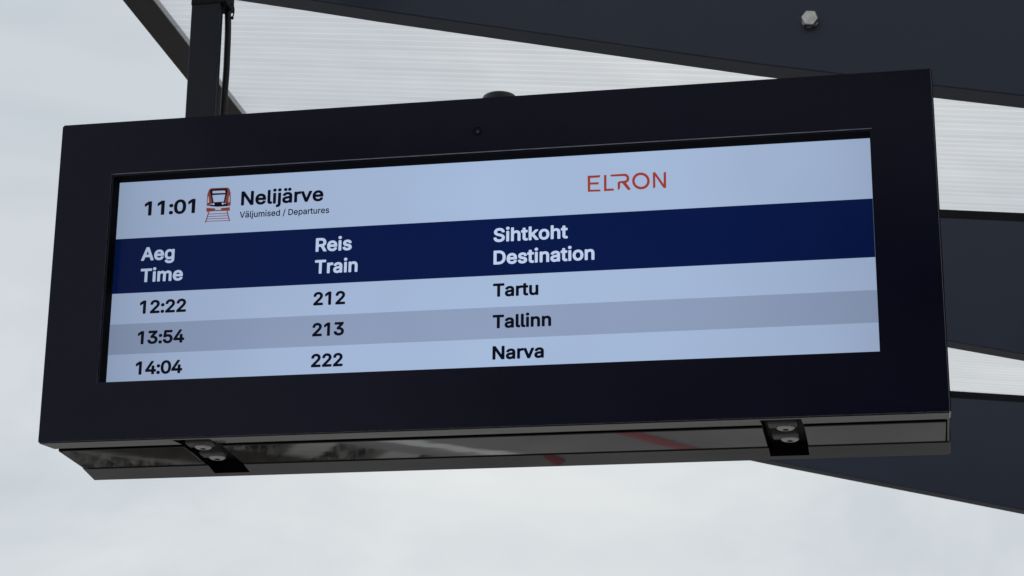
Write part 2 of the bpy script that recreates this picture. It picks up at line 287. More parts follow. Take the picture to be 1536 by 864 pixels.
't0':[227,[54,480,132,484,63,485,140,473,51,473,51,395,140,395,3,393,204,393,213,389,-4,389,217,383,-8,380,218,326,-7,326,-3,317,213,317,3,313,204,313,51,311,140,311,51,92,140,98,143,77,60,44,150,68,171,64,213,62,204,67,227,-1,74,20,90,4,111,-8,219,-11,142,-16,201,-15],[0,1,2,0,3,1,4,3,0,5,3,4,5,6,3,7,6,5,7,8,6,7,9,8,10,9,7,10,11,9,12,11,10,12,13,11,14,13,12,15,13,14,15,16,13,17,16,15,17,18,16,19,18,17,19,20,18,21,20,19,21,22,20,21,23,22,24,23,21,24,25,23,24,26,25,26,27,28,24,27,26,24,29,27,30,29,24,31,29,30,32,29,31,32,33,29,34,33,32,34,35,33]],
'u0':[410,[50,393,122,391,113,393,283,385,365,391,296,393,40,385,371,379,127,385,39,139,130,118,282,151,370,-5,279,124,45,82,269,99,140,94,251,80,157,76,62,44,230,69,176,67,203,64,284,21,86,14,257,0,285,-5,116,-5,227,-13,296,-14,359,-14,156,-17,194,-19],[0,1,2,3,4,5,6,1,0,3,7,4,6,8,1,9,8,6,9,10,8,11,7,3,11,12,7,13,12,11,14,10,9,15,12,13,14,16,10,17,12,15,14,18,16,19,18,14,20,12,17,19,21,18,22,12,20,19,22,21,19,23,22,23,12,22,24,23,19,24,25,23,26,12,23,27,25,24,27,28,25,29,12,26,29,30,12,31,28,27,31,32,28]],
'ä0':[389,[144,393,216,397,183,398,255,390,111,382,288,375,82,366,312,357,58,345,333,329,40,321,201,317,345,300,27,294,168,314,237,307,144,304,249,297,128,291,351,252,258,282,28,285,110,264,36,278,261,258,102,260,258,247,350,-3,135,227,261,166,90,215,49,189,25,156,153,150,259,117,18,132,129,141,114,130,17,96,106,108,239,84,111,84,21,69,129,68,204,64,34,39,156,60,261,14,51,18,73,0,237,-4,264,-6,102,-13,339,-14,207,-17,273,-14,132,-21,168,-22,90,556,132,561,111,563,150,552,75,543,165,535,65,525,171,516,63,504,170,495,69,483,162,477,84,466,144,462,104,456,123,455,234,556,276,561,255,563,294,552,219,543,309,534,209,525,315,513,207,504,313,492,213,483,303,475,228,466,288,462,248,456,267,455],[0,1,2,0,3,1,4,3,0,4,5,3,6,5,4,6,7,5,8,7,6,8,9,7,10,9,8,10,11,9,11,12,9,13,14,10,14,11,10,15,12,11,13,16,14,17,12,15,13,18,16,17,19,12,20,19,17,21,18,13,21,22,18,23,22,21,24,19,20,25,22,23,26,19,24,26,27,19,28,29,26,29,27,26,30,29,28,31,29,30,32,29,31,32,33,29,34,27,29,35,33,32,35,36,33,35,37,36,38,37,35,38,39,37,40,27,34,38,41,39,42,41,38,42,43,41,44,27,40,45,43,42,45,46,43,46,27,44,45,47,46,47,27,46,48,47,45,49,47,48,49,50,47,51,27,47,52,50,49,51,53,27,52,54,50,55,53,51,56,54,52,56,57,54,58,59,60,58,61,59,62,61,58,62,63,61,64,63,62,64,65,63,66,65,64,66,67,65,68,67,66,68,69,67,70,69,68,70,71,69,72,71,70,72,73,71,74,75,76,74,77,75,78,77,74,78,79,77,80,79,78,80,81,79,82,81,80,82,83,81,84,83,82,84,85,83,86,85,84,86,87,85,88,87,86,88,89,87]],
'01':[453,[198,541,288,533,243,542,165,533,330,513,126,514,93,487,351,496,370,476,72,460,396,436,50,419,228,432,249,429,415,386,207,430,192,423,267,420,176,410,282,404,34,371,164,392,294,383,153,368,427,332,305,356,24,314,143,335,312,323,136,269,432,272,316,284,21,251,317,239,429,194,140,197,26,176,310,173,146,161,420,137,38,122,302,143,156,131,290,116,404,89,167,110,56,74,276,98,183,92,258,84,201,81,381,47,240,78,219,77,81,35,351,12,114,2,315,-13,153,-20,276,-28,191,-31,228,-34],[0,1,2,3,1,0,3,4,1,5,4,3,6,4,5,6,7,4,6,8,7,9,8,6,9,10,8,11,12,9,12,10,9,12,13,10,13,14,10,11,15,12,11,16,15,17,14,13,11,18,16,19,14,17,20,18,11,20,21,18,22,14,19,20,23,21,22,24,14,25,24,22,26,23,20,26,27,23,28,24,25,26,29,27,28,30,24,31,30,28,32,29,26,33,30,31,33,34,30,32,35,29,36,35,32,37,34,33,36,38,35,37,39,34,40,38,36,41,39,37,40,42,38,43,39,41,43,44,39,40,45,42,46,45,40,47,44,43,46,48,45,49,44,47,46,50,48,49,51,44,52,51,49,46,53,50,53,51,52,46,51,53,54,51,46,54,55,51,56,55,54,56,57,55,58,57,56,58,59,57,60,59,58,60,61,59]],
'11':[453,[188,534,281,535,197,536,296,527,68,447,303,510,185,396,303,-3,60,432,60,351,101,335,185,0,67,339,80,331,92,331,190,-15,296,-18,200,-24,281,-26,212,-27],[0,1,2,0,3,1,4,3,0,4,5,3,4,6,5,6,7,5,8,6,4,9,6,8,9,10,6,11,7,6,12,10,9,13,10,12,13,14,10,15,7,11,15,16,7,17,16,15,17,18,16,19,18,17]],
'21':[453,[199,541,274,537,238,542,163,534,309,525,130,520,336,510,100,500,355,495,76,475,376,471,56,444,391,447,401,420,44,408,208,431,241,431,184,423,256,427,269,420,167,408,280,411,406,396,288,399,39,363,157,387,293,372,408,363,153,354,291,354,43,347,404,333,142,339,287,339,49,341,58,336,127,335,262,300,389,291,40,60,358,243,307,183,213,84,388,84,400,81,411,72,416,60,37,48,416,0,37,-3,413,-12,41,-15,403,-23,52,-24,391,-27,64,-27],[0,1,2,3,1,0,3,4,1,5,4,3,5,6,4,7,6,5,7,8,6,9,8,7,9,10,8,11,10,9,11,12,10,11,13,12,14,15,11,15,16,11,16,13,11,14,17,15,18,13,16,19,13,18,14,20,17,21,13,19,21,22,13,23,22,21,24,20,14,24,25,20,26,22,23,26,27,22,24,28,25,29,27,26,30,28,24,29,31,27,30,32,28,33,31,29,34,32,30,35,32,34,35,36,32,37,31,33,37,38,31,39,38,37,39,40,38,39,41,40,39,42,41,39,43,42,39,44,43,39,45,44,39,46,45,47,46,39,47,48,46,49,48,47,49,50,48,51,50,49,51,52,50,53,52,51,53,54,52,55,54,53]],
'31':[453,[68,536,383,534,371,536,53,530,395,524,44,518,399,512,43,449,399,458,397,449,47,437,224,425,229,422,279,314,57,428,68,425,133,311,320,300,130,299,352,281,130,248,379,257,399,227,134,233,143,224,221,220,413,194,152,221,257,212,272,204,284,194,293,182,419,158,300,164,302,146,29,154,119,157,41,159,418,119,132,146,21,146,17,131,142,113,301,128,23,92,297,116,409,83,289,104,158,94,278,93,171,86,263,85,35,62,188,80,227,77,394,53,56,32,373,26,82,8,350,6,110,-9,320,-12,143,-23,287,-25,178,-31,257,-31,218,-34],[0,1,2,3,1,0,3,4,1,5,4,3,5,6,4,7,6,5,7,8,6,7,9,8,10,9,7,10,11,9,11,12,9,12,13,9,14,11,10,15,11,14,16,13,12,16,17,13,18,17,16,18,19,17,20,19,18,20,21,19,20,22,21,23,22,20,24,22,23,24,25,22,25,26,22,27,25,24,28,26,25,29,26,28,30,26,29,31,26,30,31,32,26,33,32,31,34,32,33,35,36,37,34,38,32,35,39,36,40,39,35,41,39,40,41,42,39,43,38,34,44,42,41,45,38,43,45,46,38,47,46,45,44,48,42,49,46,47,44,50,48,51,46,49,52,50,44,52,53,50,54,46,51,54,55,46,52,54,53,52,55,54,56,55,52,56,57,55,58,57,56,58,59,57,60,59,58,60,61,59,62,61,60,62,63,61,64,63,62,64,65,63,66,65,64]],
'41':[453,[244,536,325,532,313,536,235,533,226,525,334,522,17,174,338,510,335,498,155,192,268,341,352,343,280,344,364,335,260,333,370,321,255,318,370,192,255,192,160,190,253,190,373,190,418,189,427,186,434,180,440,165,13,159,440,102,13,99,433,87,20,87,31,80,421,80,254,78,370,78,255,-3,370,-3,259,-15,367,-13,360,-21,269,-24,343,-27,280,-27],[0,1,2,3,1,0,4,1,3,4,5,1,6,5,4,6,7,5,6,8,7,6,9,8,10,11,12,10,13,11,14,13,10,14,15,13,16,15,14,16,17,15,18,17,16,6,19,9,20,17,18,20,21,17,19,21,20,6,21,19,6,22,21,6,23,22,6,24,23,6,25,24,26,25,6,26,27,25,28,27,26,28,29,27,30,29,28,31,29,30,31,32,29,33,32,31,33,34,32,35,34,33,35,36,34,37,36,35,37,38,36,37,39,38,40,39,37,40,41,39,42,41,40]],
'51':[453,[81,531,375,534,96,536,387,526,71,518,393,512,40,254,174,422,177,425,393,449,391,440,384,431,375,426,366,425,167,353,198,358,276,355,228,361,168,350,297,349,321,338,345,322,363,305,378,288,393,265,213,250,405,239,45,238,186,246,237,248,260,239,162,237,279,224,413,212,52,230,139,221,63,226,129,219,292,203,417,182,299,182,301,161,418,149,299,143,45,153,132,156,57,157,144,146,36,143,414,122,155,113,33,134,288,113,34,119,408,98,40,86,173,92,279,101,265,89,392,62,186,84,249,81,54,56,201,79,234,78,372,33,73,29,351,12,93,10,321,-9,120,-9,150,-22,288,-24,184,-31,261,-30,222,-34],[0,1,2,0,3,1,4,3,0,4,5,3,6,7,4,7,8,4,8,5,4,8,9,5,8,10,9,8,11,10,8,12,11,8,13,12,6,14,7,15,16,17,18,16,15,18,19,16,6,18,14,6,19,18,6,20,19,6,21,20,6,22,21,6,23,22,6,24,23,6,25,24,25,26,24,27,25,6,27,28,25,29,26,25,30,26,29,27,31,28,32,26,30,32,33,26,34,31,27,34,35,31,36,35,34,37,35,36,38,33,32,38,39,33,40,39,38,41,39,40,41,42,39,43,42,41,44,45,46,44,47,45,48,47,44,43,49,42,48,50,47,51,50,48,52,49,43,53,50,51,52,54,49,55,50,53,55,56,50,57,54,52,58,54,57,58,59,54,55,60,56,61,59,58,62,60,55,62,63,60,64,59,61,62,64,63,62,59,64,62,65,59,66,65,62,66,67,65,68,67,66,68,69,67,70,69,68,71,69,70,71,72,69,73,72,71,73,74,72,73,75,74]],
':1':[188,[62,106,116,111,89,113,141,98,50,98,159,77,38,86,25,62,168,50,23,35,165,20,31,8,152,-4,50,-15,131,-23,74,-28,104,-31,80,387,137,376,110,388,55,377,34,356,157,356,24,329,166,332,167,302,24,302,36,275,157,278,137,256,56,256,110,245,68,249,84,245],[0,1,2,0,3,1,4,3,0,4,5,3,6,5,4,7,5,6,7,8,5,9,8,7,9,10,8,11,10,9,11,12,10,13,12,11,13,14,12,15,14,13,15,16,14,17,18,19,20,18,17,21,18,20,21,22,18,23,22,21,23,24,22,23,25,24,26,25,23,27,25,26,27,28,25,27,29,28,30,29,27,30,31,29,32,31,30,33,31,32]],
'N1':[523,[48,533,138,536,60,536,396,536,480,530,465,536,147,533,381,529,155,528,39,525,488,519,373,516,369,192,33,510,490,507,372,198,33,0,153,319,490,0,150,-9,367,-18,38,-15,489,-9,142,-21,483,-18,48,-24,375,-24,474,-25,129,-27,60,-27,387,-27,465,-27],[0,1,2,3,4,5,0,6,1,7,4,3,0,8,6,9,8,0,7,10,4,11,10,7,9,12,8,13,12,9,11,14,10,15,14,11,16,17,13,17,12,13,15,18,14,16,19,17,20,12,17,12,18,15,20,18,12,21,19,16,20,22,18,21,23,19,20,24,22,25,23,21,26,24,20,26,27,24,25,28,23,29,28,25,30,27,26,30,31,27]],
'T1':[449,[17,531,416,536,32,536,428,533,438,525,7,519,444,510,5,510,5,450,443,447,8,438,440,438,17,429,434,431,419,425,32,425,287,425,164,425,166,423,284,423,166,0,284,0,170,-14,281,-12,272,-22,180,-24,260,-27,191,-27],[0,1,2,0,3,1,0,4,3,5,4,0,5,6,4,7,6,5,8,6,7,8,9,6,10,9,8,10,11,9,12,11,10,12,13,11,12,14,13,15,14,12,15,16,14,17,16,15,18,16,17,18,19,16,20,19,18,20,21,19,22,21,20,22,23,21,22,24,23,25,24,22,25,26,24,27,26,25]],
'a1':[389,[144,406,219,410,183,411,258,402,108,395,294,387,77,378,321,366,51,358,345,334,30,330,358,303,15,300,201,304,174,302,222,300,364,252,156,296,237,291,15,282,141,286,246,276,130,273,21,273,248,258,27,268,122,258,96,247,114,251,246,256,126,238,248,150,362,-9,105,247,96,231,70,219,51,208,33,192,20,174,12,159,5,129,162,138,246,120,138,131,126,123,4,96,121,117,239,105,119,108,120,96,230,93,9,66,124,87,204,78,141,77,189,74,168,72,21,36,39,12,63,-9,249,-12,354,-21,93,-24,225,-24,252,-12,261,-22,339,-27,273,-27,125,-33,195,-33,159,-36],[0,1,2,0,3,1,4,3,0,4,5,3,6,5,4,6,7,5,8,7,6,8,9,7,10,9,8,10,11,9,12,13,10,13,11,10,12,14,13,15,11,13,15,16,11,12,17,14,18,16,15,19,17,12,19,20,17,21,16,18,19,22,20,23,22,19,24,16,21,25,22,23,25,26,22,27,26,25,27,28,26,29,16,24,30,16,29,30,31,16,31,32,16,27,33,28,34,31,30,35,31,34,36,31,35,37,31,36,38,31,37,39,31,38,40,31,39,40,41,31,42,32,31,40,43,41,40,44,43,45,44,40,45,46,44,47,32,42,45,48,46,45,49,48,50,32,47,51,49,45,51,52,49,53,32,50,51,54,52,55,32,53,51,56,54,56,32,55,51,32,56,57,32,51,58,32,57,59,32,58,59,60,32,60,61,32,62,60,59,62,63,60,64,61,60,65,61,64,65,66,61,67,66,65,68,63,62,68,69,63,70,69,68]],
'i1':[167,[34,399,119,406,47,406,134,397,26,384,141,381,26,0,140,-6,30,-15,134,-18,40,-24,119,-26,53,-27,50,569,104,574,77,576,128,561,30,552,146,540,17,528,153,516,15,501,150,489,23,477,137,466,41,456,116,450,66,444,92,442],[0,1,2,0,3,1,4,3,0,4,5,3,6,5,4,6,7,5,8,7,6,8,9,7,10,9,8,10,11,9,12,11,10,13,14,15,13,16,14,17,16,13,17,18,16,19,18,17,19,20,18,21,20,19,21,22,20,23,22,21,23,24,22,25,24,23,25,26,24,27,26,25,27,28,26]],
'l1':[189,[34,529,119,535,50,536,132,529,28,520,140,517,26,511,141,85,26,70,143,80,146,79,191,71,176,81,196,61,30,49,207,7,35,31,53,4,207,-2,65,-8,204,-11,80,-17,197,-19,108,-26,188,-23,146,-29],[0,1,2,0,3,1,4,3,0,4,5,3,6,5,4,6,7,5,8,7,6,8,9,7,10,11,12,8,10,9,8,11,10,8,13,11,14,13,8,14,15,13,16,15,14,17,15,16,17,18,15,19,18,17,19,20,18,21,20,19,21,22,20,23,22,21,23,24,22,23,25,24]],
'n1':[410,[203,410,257,409,230,411,179,404,278,405,50,406,128,401,113,406,38,402,317,387,158,396,29,393,140,386,26,378,341,367,26,0,152,273,167,289,185,298,360,342,209,302,374,312,230,300,381,279,248,291,260,277,384,240,267,258,143,252,269,234,141,225,384,0,269,0,141,0,30,-15,138,-12,272,-12,380,-15,128,-23,281,-22,40,-24,371,-23,296,-27,116,-27,362,-27,53,-27],[0,1,2,3,1,0,3,4,1,5,6,7,8,6,5,3,9,4,10,9,3,11,6,8,11,12,6,12,9,10,13,12,11,12,14,9,13,14,12,15,16,13,16,17,13,17,18,13,18,14,13,18,19,14,18,20,19,20,21,19,20,22,21,22,23,21,24,23,22,25,23,24,25,26,23,27,26,25,15,28,16,29,26,27,15,30,28,29,31,26,32,31,29,15,33,30,34,33,15,34,35,33,36,31,32,36,37,31,34,38,35,39,37,36,40,38,34,39,41,37,42,41,39,40,43,38,42,44,41,45,43,40]],
'r1':[259,[194,411,255,408,233,411,164,403,266,399,38,402,116,406,50,406,128,401,137,390,29,392,270,387,26,378,270,321,26,0,143,255,155,277,176,293,203,299,265,306,257,299,248,296,141,237,141,0,30,-15,138,-12,128,-23,40,-24,116,-27,53,-27],[0,1,2,3,1,0,3,4,1,5,6,7,5,8,6,9,4,3,10,8,5,10,9,8,9,11,4,12,9,10,12,11,9,12,13,11,14,15,12,15,16,12,16,17,12,17,13,12,17,18,13,18,19,13,18,20,19,18,21,20,14,22,15,14,23,22,24,23,14,24,25,23,24,26,25,27,26,24,27,28,26,29,28,27]],
't1':[227,[60,498,141,493,126,498,46,491,149,485,39,479,153,476,37,407,153,407,0,406,210,405,-10,401,223,398,-18,392,231,383,-21,380,230,323,-20,323,-15,310,223,308,-3,302,207,300,38,299,153,299,38,83,153,98,155,83,42,56,159,78,171,77,213,78,204,80,223,71,228,59,239,8,48,38,63,13,81,-5,239,-4,230,-19,105,-19,210,-27,135,-28,171,-31],[0,1,2,3,1,0,3,4,1,5,4,3,5,6,4,7,6,5,7,8,6,9,8,7,9,10,8,11,10,9,11,12,10,13,12,11,13,14,12,15,14,13,15,16,14,17,16,15,18,16,17,18,19,16,20,19,18,20,21,19,22,21,20,22,23,21,24,23,22,24,25,23,24,26,25,27,26,24,27,28,26,29,30,31,27,29,28,29,32,30,27,32,29,27,33,32,27,34,33,35,34,27,36,34,35,37,34,36,37,38,34,37,39,38,40,39,37,40,41,39,42,41,40,42,43,41]],
'u1':[410,[38,402,119,406,53,406,293,406,370,403,359,406,281,401,128,402,380,394,137,394,28,391,272,391,384,379,141,379,26,379,269,379,26,139,141,145,269,154,384,1,267,130,143,121,28,103,259,109,150,103,245,91,34,76,164,87,227,81,182,79,206,77,50,37,77,5,110,-17,272,-7,382,-11,242,-22,280,-20,374,-21,148,-29,293,-26,359,-27,218,-29,182,-32],[0,1,2,3,4,5,6,4,3,0,7,1,6,8,4,0,9,7,10,9,0,11,8,6,11,12,8,10,13,9,14,13,10,15,12,11,16,13,14,16,17,13,18,12,15,18,19,12,20,19,18,16,21,17,22,21,16,23,19,20,22,24,21,25,19,23,26,24,22,26,27,24,28,19,25,26,29,27,30,19,28,26,30,29,26,19,30,31,19,26,32,19,31,33,19,32,33,34,19,34,35,19,33,36,34,37,35,34,37,38,35,39,36,33,40,38,37,40,41,38,39,42,36,39,43,42]],
'v1':[389,[3,402,86,406,17,406,302,406,383,404,371,406,98,402,293,404,284,396,390,399,106,396,-6,393,396,390,194,154,-10,381,397,372,-8,369,251,-12,137,-9,142,-18,242,-22,150,-24,230,-27,161,-27],[0,1,2,3,4,5,0,6,1,7,4,3,8,4,7,8,9,4,0,10,6,11,10,0,8,12,9,11,13,10,13,12,8,14,13,11,13,15,12,16,13,14,13,17,15,18,13,16,18,17,13,19,17,18,19,20,17,21,20,19,21,22,20,23,22,21]],
'A2':[480,[199,533,286,530,277,533,187,528,294,525,180,519,299,516,-6,9,238,372,485,9,189,225,289,225,190,223,286,223,151,117,154,118,325,118,328,115,107,-9,373,-9,-8,0,487,0,-6,-9,484,-11,5,-21,101,-18,379,-18,475,-21,85,-24,394,-24,463,-24,16,-24],[0,1,2,3,1,0,3,4,1,5,4,3,5,6,4,7,6,5,7,8,6,8,9,6,7,10,8,11,9,8,7,12,10,13,9,11,7,13,12,7,14,13,14,15,13,15,16,13,16,9,13,17,9,16,7,18,14,19,9,17,20,18,7,19,21,9,22,18,20,19,23,21,24,18,22,24,25,18,26,23,19,26,27,23,24,28,25,29,27,26,29,30,27,31,28,24]],
'D2':[502,[48,529,225,533,60,533,264,531,300,524,40,522,330,515,36,507,378,491,36,0,149,426,153,428,417,457,234,427,447,417,267,423,150,81,291,415,468,369,316,402,341,378,357,351,481,315,368,321,374,282,485,276,375,240,485,237,370,201,478,177,357,159,462,124,347,141,330,120,438,79,312,105,288,93,267,87,240,82,414,50,378,20,345,1,297,-15,39,-12,49,-21,258,-22,60,-24,219,-24],[0,1,2,0,3,1,0,4,3,5,4,0,5,6,4,7,6,5,7,8,6,9,10,7,10,11,7,11,8,7,11,12,8,11,13,12,13,14,12,15,14,13,9,16,10,17,14,15,17,18,14,19,18,17,20,18,19,21,18,20,21,22,18,23,22,21,24,22,23,24,25,22,26,25,24,26,27,25,28,27,26,28,29,27,30,29,28,30,31,29,32,31,30,33,31,32,33,34,31,35,34,33,36,34,35,37,34,36,38,34,37,16,34,38,9,34,16,9,39,34,9,40,39,9,41,40,9,42,41,43,42,9,44,42,43,44,45,42,46,45,44,46,47,45]],
'N2':[523,[51,531,138,533,60,533,396,533,478,528,465,533,147,530,384,528,42,525,154,525,485,519,376,516,372,182,37,516,487,507,36,507,375,189,36,0,150,330,487,0,148,324,369,-16,148,-6,39,-12,482,-15,141,-18,49,-21,474,-21,384,-24,129,-24,60,-24,462,-24],[0,1,2,3,4,5,0,6,1,7,4,3,8,6,0,8,9,6,7,10,4,11,10,7,8,12,9,13,12,8,11,14,10,15,12,13,16,14,11,17,18,15,18,12,15,16,19,14,17,20,18,21,12,18,17,22,20,12,19,16,21,19,12,23,22,17,21,24,19,23,25,22,26,25,23,21,27,24,28,27,21,26,29,25,30,29,26,28,31,27]],
'R2':[449,[48,529,252,532,60,533,282,529,39,520,309,524,333,515,36,507,354,504,36,0,150,428,385,480,399,464,412,444,240,428,264,425,428,402,150,279,288,417,307,402,318,378,433,351,321,345,428,303,314,315,300,297,411,259,282,286,258,281,149,171,153,174,398,240,384,224,348,198,231,174,450,9,234,171,149,0,332,-12,452,-3,39,-12,145,-12,449,-12,49,-21,138,-20,339,-20,441,-20,351,-24,126,-24,429,-24,60,-24],[0,1,2,0,3,1,4,3,0,4,5,3,4,6,5,7,6,4,7,8,6,9,10,7,10,8,7,10,11,8,10,12,11,10,13,12,10,14,13,14,15,13,15,16,13,9,17,10,18,16,15,19,16,18,20,16,19,20,21,16,22,21,20,22,23,21,24,23,22,25,23,24,25,26,23,27,26,25,28,26,27,17,26,28,9,29,17,29,30,17,30,26,17,30,31,26,30,32,31,30,33,32,30,34,33,34,35,33,36,35,34,9,37,29,38,35,36,38,39,35,40,37,9,40,41,37,38,42,39,43,41,40,43,44,41,45,42,38,45,46,42,47,46,45,43,48,44,47,49,46,50,48,43]],
'S2':[447,[176,535,266,537,224,539,302,529,140,525,335,515,107,509,365,495,77,487,387,474,56,462,408,444,39,432,224,434,420,414,185,429,260,430,29,396,290,416,167,421,155,412,306,399,425,378,145,399,140,387,317,365,29,357,139,372,420,363,142,360,329,355,413,357,154,345,404,354,38,318,176,331,206,320,281,299,53,291,320,286,80,263,353,270,380,251,115,240,407,222,146,226,254,195,423,192,287,182,431,156,309,168,320,153,26,157,113,159,35,160,125,149,18,150,431,114,321,138,14,135,135,114,319,123,23,88,312,108,152,93,422,81,300,96,287,87,167,84,37,57,266,79,185,78,405,48,224,73,57,30,382,21,77,11,347,-4,107,-8,308,-21,143,-22,269,-30,179,-30,224,-33],[0,1,2,0,3,1,4,3,0,4,5,3,6,5,4,6,7,5,8,7,6,8,9,7,10,9,8,10,11,9,12,11,10,12,13,11,13,14,11,12,15,13,16,14,13,17,15,12,18,14,16,17,19,15,17,20,19,21,14,18,21,22,14,17,23,20,17,24,23,25,22,21,26,24,17,26,27,24,25,28,22,26,29,27,30,28,25,30,31,28,26,32,29,30,33,31,34,32,26,34,35,32,34,36,35,34,37,36,38,37,34,38,39,37,40,39,38,40,41,39,40,42,41,43,42,40,43,44,42,45,44,43,46,44,45,46,47,44,48,47,46,48,49,47,50,49,48,51,49,50,52,53,54,52,55,53,56,55,52,51,57,49,58,57,51,59,55,56,59,60,55,61,57,58,62,60,59,63,57,61,62,64,60,63,65,57,66,65,63,67,65,66,62,68,64,69,68,62,70,65,67,69,71,68,70,72,65,73,72,70,69,73,71,69,72,73,74,72,69,74,75,72,76,75,74,76,77,75,78,77,76,78,79,77,80,79,78,80,81,79,82,81,80,82,83,81]],
'T2':[449,[20,529,416,533,32,533,428,530,437,522,10,519,441,510,8,510,8,450,441,450,12,438,438,441,431,432,20,431,419,428,32,428,284,428,167,428,169,426,281,426,280,-6,169,0,172,-12,273,-18,181,-21,260,-24,191,-24],[0,1,2,0,3,1,0,4,3,5,4,0,5,6,4,7,6,5,8,6,7,8,9,6,10,9,8,10,11,9,10,12,11,13,12,10,13,14,12,15,14,13,15,16,14,17,16,15,18,16,17,18,19,16,18,20,19,21,20,18,22,20,21,22,23,20,24,23,22,24,25,23,26,25,24]],
'a2':[389,[144,403,219,407,183,408,258,399,108,392,291,385,78,375,318,365,51,353,339,339,32,327,354,303,18,297,201,307,174,305,222,303,159,301,359,282,238,294,143,291,19,282,248,279,129,277,29,270,361,252,251,261,117,257,99,250,249,254,108,251,126,235,249,155,251,153,359,-9,99,228,70,216,54,207,38,192,23,174,16,159,8,132,159,141,251,132,135,133,122,123,7,96,248,117,117,114,241,102,116,102,118,93,231,91,12,66,123,84,219,81,141,74,204,74,168,69,23,39,40,15,66,-7,252,-6,225,-21,260,-18,93,-21,351,-19,270,-23,339,-24,125,-30,195,-30,159,-33],[0,1,2,0,3,1,4,3,0,4,5,3,6,5,4,6,7,5,8,7,6,8,9,7,10,9,8,10,11,9,12,13,10,13,11,10,12,14,13,15,11,13,12,16,14,15,17,11,18,17,15,12,19,16,20,19,12,21,17,18,20,22,19,23,22,20,21,24,17,25,24,21,23,26,22,27,26,23,28,24,25,27,29,26,30,24,28,30,31,24,31,32,24,32,33,24,34,31,30,35,31,34,36,31,35,37,31,36,38,31,37,39,31,38,40,31,39,40,41,31,42,33,32,40,43,41,40,44,43,45,44,40,46,33,42,45,47,44,48,33,46,45,49,47,45,50,49,51,33,48,52,50,45,52,53,50,54,33,51,52,55,53,56,33,54,57,33,56,52,57,55,52,33,57,58,33,52,59,33,58,60,61,59,61,33,59,60,62,61,63,33,61,64,62,60,63,65,33,66,65,63,66,67,65,68,62,64,68,69,62,70,69,68]],
'e2':[404,[151,401,232,407,190,408,274,397,124,392,307,381,91,372,336,358,63,346,361,328,40,313,205,306,379,292,23,274,175,301,232,302,252,292,154,289,268,274,389,256,135,268,13,232,280,247,127,250,395,208,127,245,277,245,10,187,394,163,13,142,124,145,386,151,373,145,125,136,24,100,132,118,289,123,376,112,304,129,272,94,143,100,386,103,389,88,41,61,159,85,256,80,378,58,178,75,229,71,199,71,64,29,360,31,339,10,94,3,310,-9,130,-17,280,-22,174,-29,244,-30,211,-32],[0,1,2,0,3,1,4,3,0,4,5,3,6,5,4,6,7,5,8,7,6,8,9,7,10,9,8,10,11,9,11,12,9,13,14,10,14,11,10,15,12,11,16,12,15,13,17,14,18,12,16,18,19,12,13,20,17,21,20,13,22,19,18,21,23,20,22,24,19,21,25,23,26,24,22,21,26,25,21,24,26,27,24,21,27,28,24,29,28,27,29,30,28,30,31,28,30,32,31,29,33,30,34,33,29,34,35,33,36,37,38,39,37,36,34,40,35,39,41,37,39,42,41,43,40,34,43,44,40,45,42,39,45,46,42,43,47,44,48,46,45,43,49,47,49,46,48,43,46,49,50,46,43,50,51,46,50,52,51,53,52,50,53,54,52,55,54,53,55,56,54,57,56,55,57,58,56,59,58,57]],
'g2':[425,[145,401,223,407,184,408,256,398,307,403,382,401,373,403,295,395,109,387,393,392,286,381,289,381,396,380,73,359,229,303,244,296,259,285,269,272,278,254,396,-10,46,327,211,306,28,290,190,305,175,301,160,293,148,281,16,251,137,266,129,248,284,233,12,221,123,227,288,209,121,203,10,176,288,182,121,176,286,158,13,146,124,152,280,137,131,131,20,116,272,119,139,116,262,105,29,89,151,102,250,95,163,93,235,88,178,87,45,59,217,84,199,83,61,38,286,8,82,19,112,0,259,-8,287,5,286,-25,142,-12,232,-16,393,-46,169,-18,202,-19,91,-19,116,-22,103,-17,39,-49,142,-53,277,-46,386,-73,261,-61,31,-55,166,-67,27,-67,235,-70,28,-79,199,-73,376,-94,45,-106,356,-121,67,-129,337,-137,85,-142,310,-154,109,-156,277,-166,136,-166,164,-172,244,-172,205,-175],[0,1,2,0,3,1,4,5,6,7,5,4,8,3,0,7,9,5,8,10,3,11,9,7,11,12,9,13,10,8,10,12,11,13,12,10,13,14,12,14,15,12,15,16,12,16,17,12,17,18,12,18,19,12,20,21,13,21,14,13,22,23,20,23,21,20,22,24,23,22,25,24,22,26,25,27,26,22,27,28,26,27,29,28,30,19,18,31,29,27,31,32,29,33,19,30,31,34,32,35,34,31,36,19,33,35,37,34,38,19,36,39,37,35,39,40,37,41,19,38,39,42,40,43,42,39,44,19,41,43,45,42,46,19,44,47,45,43,47,48,45,49,19,46,47,50,48,51,19,49,47,52,50,53,52,47,54,19,51,53,55,52,55,19,54,53,19,55,56,57,53,57,19,53,58,57,56,59,57,58,59,60,57,61,19,57,62,19,61,63,60,59,63,64,60,62,65,19,66,64,63,66,67,64,68,69,70,71,69,68,71,72,69,73,65,62,73,74,65,75,74,73,76,72,71,76,77,72,78,77,76,79,74,75,80,77,78,80,81,77,81,74,79,81,82,74,80,82,81,83,82,80,83,84,82,85,84,83,85,86,84,87,86,85,87,88,86,89,88,87,89,90,88,91,90,89,92,90,91,92,93,90,94,93,92]],
